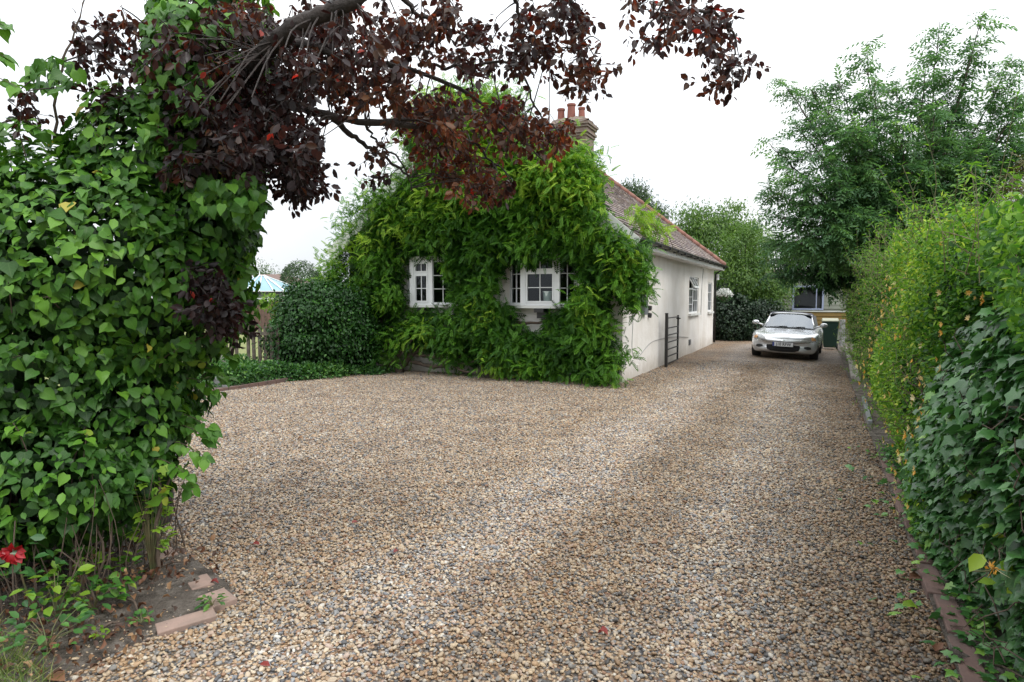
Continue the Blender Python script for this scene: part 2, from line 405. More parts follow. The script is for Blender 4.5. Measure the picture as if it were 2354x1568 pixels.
PEB = [(0.0, (0.41, 0.335, 0.25)), (0.13, (0.31, 0.215, 0.135)), (0.26, (0.36, 0.32, 0.28)), (0.38, (0.48, 0.40, 0.30)), (0.49, (0.17, 0.175, 0.19)), (0.60, (0.235, 0.24, 0.25)),
       (0.69, (0.085, 0.085, 0.09)), (0.76, (0.26, 0.155, 0.10)), (0.82, (0.38, 0.27, 0.175)), (0.90, (0.40, 0.31, 0.26)), (0.96, (0.52, 0.50, 0.46))]
def gravel_mat():
    m, t, p, o = newmat("gravel_surface")
    tc = t.nodes.new("ShaderNodeTexCoord")
    n0 = noise(t, 12, 3, vec=tc.outputs["Object"])
    va = t.nodes.new("ShaderNodeVectorMath"); va.operation = 'MULTIPLY_ADD'
    t.links.new(n0.outputs["Color"], va.inputs[0]); va.inputs[1].default_value = (0.02, 0.02, 0.02); t.links.new(tc.outputs["Object"], va.inputs[2])
    v = t.nodes.new("ShaderNodeTexVoronoi"); v.inputs["Scale"].default_value = 50
    t.links.new(va.outputs[0], v.inputs["Vector"])
    s = t.nodes.new("ShaderNodeSeparateColor"); t.links.new(v.outputs["Color"], s.inputs[0])
    r = ramp(t, PEB, 'CONSTANT'); t.links.new(s.outputs[0], r.inputs[0])
    # stone colour darkens from each cell's middle outwards
    cr = ramp(t, [(0.25, (1, 1, 1)), (0.62, (0.33, 0.30, 0.27))]); t.links.new(v.outputs["Distance"], cr.inputs[0])
    c = mixc(t, 1.0, r.outputs[0], cr.outputs[0], 'MULTIPLY')
    # larger patches: fine tan shingle against greyer, more trodden stone
    mp = t.nodes.new("ShaderNodeMapping"); mp.inputs["Rotation"].default_value = (0, 0, -HROT); mp.inputs["Scale"].default_value = (0.22, 0.9, 1)
    mp.vector_type = 'TEXTURE'; mp.inputs["Scale"].default_value = (3.6, 1.0, 1); mp.inputs["Rotation"].default_value = (0, 0, HROT)
    t.links.new(tc.outputs["Object"], mp.inputs[0])
    n2 = noise(t, 1.1, 5, vec=mp.outputs[0]); r2 = ramp(t, [(0.36, (1.08, 0.98, 0.86)), (0.5, (1, 1, 1)), (0.64, (0.92, 0.97, 1.04))]); t.links.new(n2.outputs["Fac"], r2.inputs[0])
    c = mixc(t, 1.0, c, r2.outputs[0], 'MULTIPLY')
    n3 = noise(t, 2.3, 7, vec=tc.outputs["Object"]); r3 = ramp(t, [(0.32, (0.78, 0.76, 0.74)), (0.5, (1.0, 1.0, 1.0)), (0.7, (1.16, 1.15, 1.12))]); t.links.new(n3.outputs["Fac"], r3.inputs[0])
    c = mixc(t, 1.0, c, r3.outputs[0], 'MULTIPLY')
    c = tracks(t, tc.outputs['Object'], c)
    c = mixc(t, 1.0, c, (1.04, .995, .94), 'MULTIPLY')
    t.links.new(c, p.inputs["Base Color"]); p.inputs["Roughness"].default_value = 0.7
    iv = t.nodes.new("ShaderNodeMath"); iv.operation = 'SUBTRACT'; iv.inputs[0].default_value = 1; t.links.new(v.outputs["Distance"], iv.inputs[1])
    bump(t, p, iv.outputs[0], 0.9, 0.012)
    return m
M['gravel'] = gravel_mat()
def pebble_mat():
    m, t, p, o = newmat("pebble")
    oi = t.nodes.new("ShaderNodeObjectInfo")
    r = ramp(t, PEB, 'CONSTANT'); t.links.new(oi.outputs["Random"], r.inputs[0])
    ge = t.nodes.new("ShaderNodeNewGeometry")
    n = noise(t, 90, 4, vec=ge.outputs["Position"]); r2 = ramp(t, [(0.3, (0.78, 0.77, 0.75)), (0.7, (1.15, 1.14, 1.1))]); t.links.new(n.outputs["Fac"], r2.inputs[0])
    c = mixc(t, 1.0, r.outputs[0], r2.outputs[0], 'MULTIPLY')
    n3 = noise(t, 2.3, 7, vec=ge.outputs["Position"]); r3 = ramp(t, [(0.32, (0.78, 0.75, 0.72)), (0.5, (1.0, 1.0, 1.0)), (0.7, (1.12, 1.12, 1.1))]); t.links.new(n3.outputs["Fac"], r3.inputs[0])
    c = mixc(t, 1.0, c, r3.outputs[0], 'MULTIPLY')
    c = tracks(t, ge.outputs['Position'], c)
    c = mixc(t, 1.0, c, (.86, .84, .81), 'MULTIPLY')
    t.links.new(c, p.inputs["Base Color"]); p.inputs["Roughness"].default_value = 0.62
    return m
M['pebble'] = pebble_mat()
def soil_mat():
    m, t, p, o = newmat("soil")
    n = noise(t, 9, 8); r = ramp(t, [(0.3, (0.04, 0.03, 0.022)), (0.5, (0.10, 0.082, 0.065)), (0.7, (0.19, 0.165, 0.14))]); t.links.new(n.outputs["Fac"], r.inputs[0])
    t.links.new(r.outputs[0], p.inputs["Base Color"]); p.inputs["Roughness"].default_value = 0.95
    bn = noise(t, 45, 8); bump(t, p, bn.outputs["Fac"], 1.0, 0.05)
    return m
M['soil'] = soil_mat()
M['lawn'] = plain("lawn_grass", (0.12, 0.155, 0.035), (0.19, 0.19, 0.07), 0.9, 3, 60, 0.8, 0.02)
M['ground'] = plain("rough_ground", (0.09, 0.12, 0.04), (0.14, 0.15, 0.06), 0.95, 0.6, 20, 0.5, 0.03)

# ------------------------------------------------------------------ leaf templates: x width, y base->tip, z up
def half(mid, side, faces):
    """mirror a half outline about the midrib"""
    k = len(mid); n = len(side)
    V = [(0, y, z) for y, z in mid] + [(x, y, z) for x, y, z in side] + [(-x, y, z) for x, y, z in side]
    Fc = []
    for f in faces:
        Fc.append(tuple(f)); Fc.append(tuple(reversed([i if i < k else i + n for i in f])))
    T = []
    for f in Fc:
        for i in range(1, len(f) - 1): T.append((f[0], f[i], f[i + 1]))
    return np.array(V, float), np.array(T, int)
T_IVY = half([(0, 0), (0.35, -0.03), (0.7, -0.05), (1.0, -0.22)], [(0.26, -0.08, 0.05), (0.46, 0.16, 0.10), (0.38, 0.48, 0.05), (0.17, 0.76, -0.02)],
             [(0, 4, 5, 1), (1, 5, 6, 2), (2, 6, 7, 3)])
T_LOBE = half([(0, 0), (0.35, -0.02), (0.7, -0.04), (1.0, -0.12)], [(0.24, -0.16, 0.02), (0.52, -0.04, 0.0), (0.34, 0.18, 0.08), (0.50, 0.46, 0.02), (0.22, 0.62, 0.04)],
              [(0, 4, 5, 6), (0, 6, 1), (1, 6, 7, 8), (1, 8, 2), (2, 8, 3)])
T_OVAL = half([(0, 0), (0.5, -0.05), (1.0, -0.12)], [(0.24, 0.25, 0.07), (0.28, 0.62, 0.05)], [(0, 3, 1), (3, 4, 1), (1, 4, 2)])
T_LEAF = half([(0, 0), (1.0, -0.12)], [(0.20, 0.45, 0.06)], [(0, 2, 1)])
T_CURL = half([(0, 0), (0.5, 0.12), (1.0, -0.1)], [(0.25, 0.2, 0.22), (0.30, 0.65, 0.30)], [(0, 3, 1), (3, 4, 1), (1, 4, 2)])
T_BLADE = half([(0, 0), (0.5, 0.03), (1.0, -0.12)], [(0.018, 0.02, 0.0), (0.014, 0.5, 0.03)], [(0, 3, 4, 1), (1, 4, 2)])
def compound(npairs, llen, lwid, droop=0.25, term=True):
    V = []; Fc = []
    def leaflet(base, d, nrm, L, W):
        d = d / np.linalg.norm(d); x = np.cross(d, nrm); x /= np.linalg.norm(x)
        k = len(V)
        V.extend([base, base + d * L * 0.45 + x * W / 2 + nrm * 0.012, base + d * L - nrm * 0.05, base + d * L * 0.45 - x * W / 2 + nrm * 0.012])
        Fc.extend([(k, k + 1, k + 2), (k, k + 2, k + 3)])
    up = np.array([0, 0, 1.0])
    for i in range(npairs):
        y = 0.18 + 0.78 * i / max(npairs - 1, 1); z = -droop * y * y
        sc = 1 - 0.35 * abs(y - 0.5)
        for sx in (-1, 1):
            leaflet(np.array([0, y, z]), np.array([sx * 0.85, 0.45, -0.22]), up, llen * sc, lwid * sc)
    if term: leaflet(np.array([0, 1.0, -droop]), np.array([0.05, 0.9, -0.5]), up, llen, lwid)
    k = len(V); w = 0.006
    V.extend([np.array([-w, 0, 0]), np.array([w, 0, 0]), np.array([w, .55, -droop * .3]), np.array([-w, .55, -droop * .3]), np.array([0, 1.0, -droop])])
    Fc.extend([(k, k + 1, k + 2), (k, k + 2, k + 3), (k + 3, k + 2, k + 4)])
    return np.array(V, float), np.array(Fc, int)
T_WIST = compound(6, 0.30, 0.15)
T_ASH = compound(4, 0.38, 0.15, 0.3)

def norm(a): return a / (np.linalg.norm(a, axis=-1, keepdims=True) + 1e-9)
def fast_mesh(name, V, T, attrs=None, smooth=True):
    me = bpy.data.meshes.new(name)
    me.vertices.add(len(V)); me.vertices.foreach_set("co", V.astype(np.float32).ravel())
    me.loops.add(T.size); me.loops.foreach_set("vertex_index", T.astype(np.int32).ravel())
    me.polygons.add(len(T)); me.polygons.foreach_set("loop_start", np.arange(0, T.size, T.shape[1], dtype=np.int32))
    if smooth: me.polygons.foreach_set("use_smooth", np.ones(len(T), bool))
    for k, (typ, arr) in (attrs or {}).items():
        at_ = me.attributes.new(k, typ, 'POINT')
        at_.data.foreach_set("value" if typ == 'FLOAT' else "vector", arr.astype(np.float32).ravel())
    me.update(calc_edges=True); me.validate()
    return me
def leaves(name, tpl, pos, nrm, tip, size, rnd, m, parent=None, off=None):
    V, T = tpl; n = len(pos)
    if off is None: off = loc_of(parent)
    pos = pos - off
    tip = norm(tip); X = norm(np.cross(tip, nrm)); Z = np.cross(X, tip)
    size = np.broadcast_to(np.asarray(size, float), (n,))
    curl = rng.uniform(0.4, 1.7, n)[:, None]
    vv = pos[:, None, :] + size[:, None, None] * (V[None, :, 0:1] * X[:, None, :] + V[None, :, 1:2] * tip[:, None, :] + (V[None, :, 2:3] * curl[:, :, None]) * Z[:, None, :])
    k = len(V)
    TT = (T[None] + (np.arange(n) * k)[:, None, None]).reshape(-1, 3)
    rr = np.repeat(np.clip(rnd, 0, 1), k)
    lc = np.tile(V, (n, 1))
    me = fast_mesh(name, vv.reshape(-1, 3), TT, {"rnd": ('FLOAT', rr), "lc": ('FLOAT_VECTOR', lc)})
    return link(name, me, m, parent)
def rdir(n):
    return norm(rng.normal(size=(n, 3)))
_ph = rng.uniform(0, 6.28, (12, 3)); _fr = rng.normal(size=(12, 3))
def lump(p, f=1.0):
    v = 0
    for i in range(12): v = v + np.sin((p * _fr[i] * 2.2 * f + _ph[i]).sum(-1))
    return v / 12.0 * 1.8
def ellip(blobs, n, lo=0.8, hi=1.03, zmin=0.02, rough=0.16, f=1.5):
    """points and outward normals in the outer shell of a union of ellipsoids"""
    C = np.array([b[0] for b in blobs], float); Rr = np.array([b[1] for b in blobs], float)
    w = np.array([(r[0] * r[1] + r[1] * r[2] + r[0] * r[2]) for r in Rr]); w /= w.sum()
    P = []; N = []; got = 0
    while got < n:
        k = n
        i = rng.choice(len(C), k, p=w); d = rdir(k)
        q = lo + (hi - lo) * rng.uniform(0, 1, k) ** 0.6
        base = C[i] + Rr[i] * d
        q = q * (1 + rough * lump(base, f))
        p = C[i] + Rr[i] * d * q[:, None]
        nn = norm(d / Rr[i])
        ok = p[:, 2] > zmin
        for j in range(len(C)):
            e = np.linalg.norm((p - C[j]) / Rr[j], axis=1)
            ok &= ~((e < lo * 0.9) & (i != j))
        P.append(p[ok]); N.append(nn[ok]); got += ok.sum()
    return np.concatenate(P)[:n], np.concatenate(N)[:n]
def clumps(blobs, nc, per, sig, lo=0.55, hi=1.0, zmin=0.02, rough=0.2):
    c, nn = ellip(blobs, nc, lo, hi, zmin, rough)
    p = np.repeat(c, per, 0) + rng.normal(size=(nc * per, 3)) * sig * np.array([1, 1, 0.8])
    m = norm(np.repeat(nn, per, 0) * 0.7 + (p - np.repeat(c, per, 0)) / sig * 0.5)
    tone = np.repeat(rng.uniform(-0.2, 0.2, nc), per)
    ok = p[:, 2] > zmin
    return p[ok], m[ok], tone[ok]
DOWN = np.array([0, 0, -1.0]); UP = -DOWN
def orient(nn, upb=0.6, jit=0.35, down=1.0, out=0.2):
    n = len(nn)
    N = norm(nn + UP * upb + rng.normal(size=(n, 3)) * jit)
    T = norm(DOWN * down + nn * out + rng.normal(size=(n, 3)) * jit * 1.4)
    T = norm(T - N * (T * N).sum(1, keepdims=True) * 0.85)
    return N, T
def project(p):
    q = p - np.array([0, 0, CAMH]); f = q[:, 1] * CP - q[:, 2] * SP; u = q[:, 1] * SP + q[:, 2] * CP
    return 1177 + 1480 * q[:, 0] / f, 784 - 1480 * u / f
def inpoly(px, py, poly):
    poly = np.array(poly, float); ins = np.zeros(len(px), bool); j = len(poly) - 1
    for i in range(len(poly)):
        xi, yi = poly[i]; xj, yj = poly[j]
        c = ((yi > py) != (yj > py)) & (px < (xj - xi) * (py - yi) / (yj - yi + 1e-12) + xi)
        ins ^= c; j = i
    return ins
def curve_pts(pts, n, wob=0.0):
    pts = np.array(pts, float); k = len(pts)
    seg = np.linspace(0, k - 1, n); out = []
    for s in seg:
        i = min(int(s), k - 2); u = s - i
        p0 = pts[max(i - 1, 0)]; p1 = pts[i]; p2 = pts[i + 1]; p3 = pts[min(i + 2, k - 1)]
        out.append(0.5 * ((2 * p1) + (-p0 + p2) * u + (2 * p0 - 5 * p1 + 4 * p2 - p3) * u * u + (-p0 + 3 * p1 - 3 * p2 + p3) * u ** 3))
    out = np.array(out)
    if wob: out[1:-1] += rng.normal(size=out[1:-1].shape) * wob
    return out
SD = Vector((math.sin(SUN_AZ) * math.cos(SUN_EL), math.cos(SUN_AZ) * math.cos(SUN_EL), math.sin(SUN_EL)))
sun.rotation_euler = SD.to_track_quat('Z', 'Y').to_euler()

# ================================================================== SETTING
def sheet(name, m, x0, x1, y0, y1, nx, ny, fz, inv=None):
    xs = np.linspace(x0, x1, nx); ys = np.linspace(y0, y1, ny)
    X, Y = np.meshgrid(xs, ys)
    if inv is not None: X, Y = inv(X, Y)
    Z = fz(X, Y)
    V = np.stack([X, Y, Z], -1).reshape(-1, 3)
    i = np.arange(nx * ny).reshape(ny, nx)
    T = np.stack([i[:-1, :-1], i[:-1, 1:], i[1:, 1:], i[1:, :-1]], -1).reshape(-1, 4)
    o = link(name, fast_mesh(name, V, T, smooth=True), m)
    return tag(o, kind="structure")
g = MB().quad((-400, -60, -0.16), (400, -60, -0.16), (400, 900, -0.16), (-400, 900, -0.16)).build("ground", M['ground'])
tag(g, kind="structure")
def from_tq(t, q):
    return HO[0] + A[0] * t - B[0] * q, HO[1] + A[1] * t - B[1] * q
def wavy(x, y):
    return 0.006 * (np.sin(x * 3.1 + y) + np.sin(y * 2.3 - x * 1.7))
drive = sheet("gravel_drive", M['gravel'], -17.5, 14.6, -6.0, 4.45, 220, 90, lambda x, y: gz(x, y) + wavy(x, y), from_tq)
sheet("lawn", M['lawn'], -17.5, 40, -40, -6.12, 60, 40, lambda x, y: 0.02 + 0.02 * np.sin(x * 0.6) * np.sin(y * 0.5), from_tq)
# soil bed under the near creeper, laid over the gravel
BED = [(-2.30, 1.6), (-1.99, 2.45), (-1.93, 2.68), (-1.76, 3.02), (-1.60, 3.22), (-1.50, 3.42), (-1.62, 3.62), (-1.98, 3.97), (-2.5, 4.45), (-3.3, 5.2), (-4.6, 6.2), (-6.5, 5.8), (-6.6, 2.0), (-4, 1.4)]
def soil_bed():
    pts = []
    for i in range(len(BED)):
        a, b = np.array(BED[i]), np.array(BED[(i + 1) % len(BED)])
        k = max(2, int(np.linalg.norm(b - a) / 0.06))
        for j in range(k):
            p = a + (b - a) * j / k
            pts.append(p + rng.normal(size=2) * 0.006)
    pts = np.array(pts); c = np.array([-3.3, 3.4])
    V = [(c[0], c[1], 0.03)]; Fc = []; n = len(pts)
    rings = [(0.0, -0.03), (0.02, 0.014), (0.12, 0.018), (0.3, 0.022), (0.6, 0.026)]
    for u, z in rings:
        for p in pts:
            q = p + (c - p) * u
            V.append((q[0], q[1], z + (rng.normal() * 0.004 if u else 0)))
    for r in range(len(rings) - 1):
        for j in range(n):
            a = 1 + r * n + j; b = 1 + r * n + (j + 1) % n
            Fc.append((a, b, b + n, a + n))
    r = len(rings) - 1
    for j in range(n): Fc.append((1 + r * n + j, 1 + r * n + (j + 1) % n, 0))
    o = MB().add(V, Fc).build("soil_bed", M['soil'], smooth=True)
    tag(o, kind="structure")
soil_bed()

# strip of bare earth under the hedge and along the left boundary
o = sheet("hedge_bank", M['soil'], -14, 14.6, 4.0, 6.5, 120, 12, lambda x, y: gz(x, y) + 0.03 + 0.02 * np.sin(x * 7) * np.sin(y * 5), from_tq)
o = sheet("border_bed", M['soil'], -7, 6, -6.9, -6.0, 90, 10, lambda x, y: 0.035 + 0.012 * np.sin(x * 9) * np.sin(y * 8), from_tq)

# ---- loose pebbles: real stones over the near drive
def pebbles():
    N = 1000000
    y = 2.0 + 15.0 * rng.uniform(0, 1, N) ** 0.75
    x = rng.uniform(-1.05, 0.95, N) * (y * 0.86 + 0.7)
    t, q = tq(x, y)
    dens = np.clip((17.0 - y) / 4.0, 0.0, 1) * np.clip(0.35 + y / 9.0, 0, 1)
    ok = (q < 4.03 + rng.normal(0, .05, N)) & (q > -5.95) & (rng.uniform(0, 1, N) < dens)
    bp = np.array(BED)
    c = bp.mean(0)
    inb = inpoly(x, y, bp + (c - bp) * 0.012)
    keep = rng.uniform(0, 1, N) < 0.24
    ok &= (~inb) | keep
    ok &= ~((t > -0.05) & (q < 0.03))
    x, y = x[ok], y[ok]; n = len(x)
    s = np.exp(rng.normal(0, 0.30, n)) * 0.0073
    s = np.clip(s, 0.004, 0.020)
    s = np.where(inpoly(x, y, bp), s * rng.uniform(.3, .8, n), s)
    sc = np.stack([s * rng.uniform(1.0, 1.5, n), s * rng.uniform(0.8, 1.1, n), s * rng.uniform(0.5, 0.8, n)], -1)
    z = gz(x, y) + wavy(x, y) + sc[:, 2] * 0.5 + rng.uniform(-0.001, 0.009, n) + inpoly(x, y, BED) * 0.016
    V = np.stack([x, y, z], -1)
    rot = np.stack([rng.normal(0, 0.35, n), rng.normal(0, 0.35, n), rng.uniform(0, 6.28, n)], -1)
    me = bpy.data.meshes.new("pebbles"); me.vertices.add(n); me.vertices.foreach_set("co", V.astype(np.float32).ravel())
    for k, arr in (("sc", sc), ("rot", rot)):
        at_ = me.attributes.new(k, 'FLOAT_VECTOR', 'POINT'); at_.data.foreach_set("vector", arr.astype(np.float32).ravel())
    o = link("gravel", me, M['pebble'])
    tag(o, "loose rounded tan, grey and brown pebbles spread over the near drive", "gravel", kind="stuff")
    ng = bpy.data.node_groups.new("pebble_scatter", 'GeometryNodeTree')
    ng.interface.new_socket("Geometry", in_out='INPUT', socket_type='NodeSocketGeometry')
    ng.interface.new_socket("Geometry", in_out='OUTPUT', socket_type='NodeSocketGeometry')
    gi = ng.nodes.new("NodeGroupInput"); go = ng.nodes.new("NodeGroupOutput")
    ico = ng.nodes.new("GeometryNodeMeshIcoSphere"); ico.inputs["Subdivisions"].default_value = 2; ico.inputs["Radius"].default_value = 1
    ss = ng.nodes.new("GeometryNodeSetShadeSmooth")
    sm_ = ng.nodes.new("GeometryNodeSetMaterial"); sm_.inputs["Material"].default_value = M['pebble']
    iop = ng.nodes.new("GeometryNodeInstanceOnPoints")
    def na(nm):
        a = ng.nodes.new("GeometryNodeInputNamedAttribute"); a.data_type = 'FLOAT_VECTOR'; a.inputs["Name"].default_value = nm
        return a.outputs["Attribute"]
    # uneven, angular stones: push the sphere's points about
    sp = ng.nodes.new("GeometryNodeSetPosition"); nz = ng.nodes.new("ShaderNodeTexNoise"); nz.inputs["Scale"].default_value = 0.9
    vs = ng.nodes.new("ShaderNodeVectorMath"); vs.operation = 'SUBTRACT'; vs.inputs[1].default_value = (0.5, 0.5, 0.5)
    vm = ng.nodes.new("ShaderNodeVectorMath"); vm.operation = 'SCALE'; vm.inputs["Scale"].default_value = 1.1
    ng.links.new(nz.outputs["Color"], vs.inputs[0]); ng.links.new(vs.outputs[0], vm.inputs[0]); ng.links.new(vm.outputs[0], sp.inputs["Offset"])
    ng.links.new(ico.outputs["Mesh"], sp.inputs["Geometry"]); ng.links.new(sp.outputs[0], ss.inputs[0]); ng.links.new(ss.outputs[0], sm_.inputs[0]); ng.links.new(sm_.outputs[0], iop.inputs["Instance"])
    ng.links.new(gi.outputs[0], iop.inputs["Points"]); ng.links.new(na("rot"), iop.inputs["Rotation"]); ng.links.new(na("sc"), iop.inputs["Scale"])
    ng.links.new(iop.outputs[0], go.inputs[0])
    md = o.modifiers.new("scatter", 'NODES'); md.node_group = ng
    print("pebbles", n)
pebbles()

# ================================================================== COTTAGE  (local x = back along side wall, y = left along front, z up)
LEN, WID, EZ, TP = 11.7, 6.6, 2.96, math.tan(R(40))
RZ = EZ + WID / 2 * TP
cot = empty("cottage", HO, HROT)
tag(cot, "white rendered bungalow with steep tiled roof, its gable front smothered in climbing wisteria", "house")

def holed_wall(mb, o, u, v, W, H, holes, depth, nrm):
    """rectangular wall W x H with rectangular holes (u0,u1,v0,v1) and reveals running back by depth"""
    o, u, v, nrm = (np.array(k, float) for k in (o, u, v, nrm))
    us = sorted({0, W} | {h[0] for h in holes} | {h[1] for h in holes}); vs = sorted({0, H} | {h[2] for h in holes} | {h[3] for h in holes})
    for i in range(len(us) - 1):
        for j in range(len(vs) - 1):
            cu, cv = (us[i] + us[i + 1]) / 2, (vs[j] + vs[j + 1]) / 2
            if any(h[0] < cu < h[1] and h[2] < cv < h[3] for h in holes): continue
            mb.quad(*(o + u * a + v * b for a, b in ((us[i], vs[j]), (us[i + 1], vs[j]), (us[i + 1], vs[j + 1]), (us[i], vs[j + 1]))))
    for a0, a1, b0, b1 in holes:
        ring = [(a0, b0), (a1, b0), (a1, b1), (a0, b1)]
        for k in range(4):
            p = o + u * ring[k][0] + v * ring[k][1]; q = o + u * ring[(k + 1) % 4][0] + v * ring[(k + 1) % 4][1]
            mb.quad(p, q, q - nrm * depth, p - nrm * depth)
WZ0, WZ1 = 1.49, 2.47
BAYS = [(0.92, 2.42), (3.72, 4.98)]           # right and left bay, extents along the front
SIDE = [(6.95, 8.55, 1.18, 2.26), (10.45, 11.35, 1.17, 2.16)]
w = MB()
holed_wall(w, (0, 0, -0.15), (0, 1, 0), (0, 0, 1), WID, EZ + 0.15, [(b[0] + .05, b[1] - .05, WZ0 + .15, WZ1 + .15) for b in BAYS], 0.12, (-1, 0, 0))
w.poly([(0, 0, EZ), (0, WID / 2, RZ), (0, WID, EZ)])
holed_wall(w, (0, 0, -0.15), (1, 0, 0), (0, 0, 1), LEN, EZ + 0.15, [(a, b, c + .15, d + .15) for a, b, c, d in SIDE], 0.14, (0, -1, 0))
w.quad((0, WID, -.15), (LEN, WID, -.15), (LEN, WID, EZ), (0, WID, EZ))
w.quad((LEN, 0, -.15), (LEN, WID, -.15), (LEN, WID, EZ), (LEN, 0, EZ))
wo_ = w.build("wall", M['render'], cot)
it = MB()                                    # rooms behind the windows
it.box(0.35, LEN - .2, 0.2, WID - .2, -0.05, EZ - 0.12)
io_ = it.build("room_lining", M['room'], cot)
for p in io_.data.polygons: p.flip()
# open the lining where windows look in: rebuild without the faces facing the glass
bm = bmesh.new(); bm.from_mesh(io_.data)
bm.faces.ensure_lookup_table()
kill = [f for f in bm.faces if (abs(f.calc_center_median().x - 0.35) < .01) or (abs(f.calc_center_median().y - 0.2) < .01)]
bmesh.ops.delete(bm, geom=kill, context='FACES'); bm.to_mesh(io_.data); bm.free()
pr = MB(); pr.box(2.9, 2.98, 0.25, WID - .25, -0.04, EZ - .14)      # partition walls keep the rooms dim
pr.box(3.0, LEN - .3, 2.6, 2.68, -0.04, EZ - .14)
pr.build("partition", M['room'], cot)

# roof: courses of tiles on the two slopes and the rear hip
OV = 0.30
def slope_courses(mb, eave0, eave1, ridge0, ridge1, n=34, lift=0.022):
    e0, e1, r0, r1 = (np.array(k, float) for k in (eave0, eave1, ridge0, ridge1))
    nr = np.cross(e1 - e0, r0 - e0)
    if np.linalg.norm(nr) < 1e-6: nr = np.cross(e1 - e0, r1 - e0)
    nr /= np.linalg.norm(nr)
    if nr[2] < 0: nr = -nr
    for i in range(n):
        a, b = i / n, min((i + 1.0) / n, 1)
        p0, p1 = e0 + (r0 - e0) * a, e1 + (r1 - e1) * a; q0, q1 = e0 + (r0 - e0) * b, e1 + (r1 - e1) * b
        k = max(1, int(np.linalg.norm(p1 - p0) / 0.17))
        for j in range(k):
            u0, u1 = j / k, (j + 1) / k - 0.02 / k
            l = lift * rng.uniform(0.75, 1.3); l2 = rng.uniform(0, 0.004)
            A0, A1 = p0 + (p1 - p0) * u0, p0 + (p1 - p0) * u1; B0, B1 = q0 + (q1 - q0) * u0, q0 + (q1 - q0) * u1
            mb.add([A0 + nr * l, A1 + nr * (l + l2), B1 + nr * 0.004, B0 + nr * 0.004, A0 - nr * .01, A1 - nr * .01], [(0, 1, 2, 3), (4, 5, 1, 0)])
ro = MB()
ez = EZ - OV * TP + 0.06
HX = LEN + OV - (WID / 2 + OV)                 # ridge ends here, hip runs to the corner
rz = ez + (WID / 2 + OV) * TP
FX = -0.28
slope_courses(ro, (FX, -OV, ez), (LEN + OV, -OV, ez), (FX, WID / 2, rz), (HX, WID / 2, rz))
slope_courses(ro, (LEN + OV, -OV, ez), (LEN + OV, WID + OV, ez), (HX, WID / 2, rz), (HX, WID / 2, rz), n=30)
slope_courses(ro, (LEN + OV, WID + OV, ez), (FX, WID + OV, ez), (HX, WID / 2, rz), (FX, WID / 2, rz), n=30)
roof = ro.build("roof", M['roof'], cot)
ud = MB()
ud.add([(FX, -OV, ez - .03), (LEN + OV, -OV, ez - .03), (HX, WID / 2, rz - .03), (FX, WID / 2, rz - .03), (FX, WID + OV, ez - .03), (LEN + OV, WID + OV, ez - .03)],
       [(0, 3, 2, 1), (1, 2, 5), (3, 4, 5, 2)])
ud.build("roof_underside", M['white_paint'], roof)
rt = MB()
def ridge_run(mb, p0, p1, L=0.32):
    p0, p1 = np.array(p0, float), np.array(p1, float); n = int(np.linalg.norm(p1 - p0) / L)
    for i in range(n):
        a = p0 + (p1 - p0) * i / n; b = p0 + (p1 - p0) * (i + 0.97) / n
        mb.tube([a, b], [0.095 * rng.uniform(.95, 1.05), 0.108], 10)
ridge_run(rt, (FX, WID / 2, rz + .01), (HX, WID / 2, rz + .01))
ridge_run(rt, (HX, WID / 2, rz + .01), (LEN + OV, -OV, ez + .03))
ridge_run(rt, (HX, WID / 2, rz + .01), (LEN + OV, WID + OV, ez + .03))
rt.build("ridge_tiles", M['ridge'], roof, smooth=True)
# bargeboards, fascia, gutter
bb = MB()
for sy, y0 in ((1, -OV - .02), (-1, WID + OV + .02)):
    p0 = np.array((FX - .02, y0, ez - .16)); p1 = np.array((FX - .02, WID / 2, ez - .16 + abs(WID / 2 - y0) * TP))
    bb.bar(p0, p1, 0.035, 0.30, up=(0, 0, 1))
bb.build("bargeboard", M['white_paint'], cot)
fs = MB(); fs.box(FX, LEN + OV, -OV - .012, -OV + .012, ez - .17, ez - .02); fs.box(FX, LEN + OV, -OV + .013, -.003, ez - .165, ez - .15)
fs.build("fascia", M['white_paint'], cot)
gu = MB()
prof = [(math.cos(a), math.sin(a)) for a in np.linspace(math.pi, 2 * math.pi, 9)]
vs = []; fc = []
for i, x in enumerate((FX - .03, LEN + OV + .05)):
    for c_, s_ in prof: vs.append((x, -OV - .078 + .062 * c_, ez - .01 + .062 * s_))
    for c_, s_ in prof[::-1]: vs.append((x, -OV - .078 + .054 * c_, ez - .01 + .054 * s_))
k = 18
for j in range(k): fc.append((j, (j + 1) % k, (j + 1) % k + k, j + k))
fc += [tuple(range(k - 1, -1, -1)), tuple(range(k, 2 * k))]
gu.add(vs, fc)
for x in np.arange(0.4, LEN, 0.9): gu.box(x, x + .03, -OV - .145, -OV - .012, ez - .085, ez - .02)
gut = gu.build("gutter", M['black_plastic'], cot)
dp = MB(); dp.tube([(LEN - .02, -OV - .08, ez - .06), (LEN + .02, -.05, ez - .3), (LEN + .03, -.05, 0.05)], .034, 10)
dp.build("downpipe", M['black_plastic'], cot, smooth=True)
sl = MB(); sl.box(LEN + .02, LEN + .12, -.16, -.02, ez - .42, ez - .30); sl.tube([(LEN + .07, -.1, ez - .42), (LEN + .07, -.12, ez - .5)], [.05, .06], 10)
sl.build("outside_light", M['white_pvc'], cot)

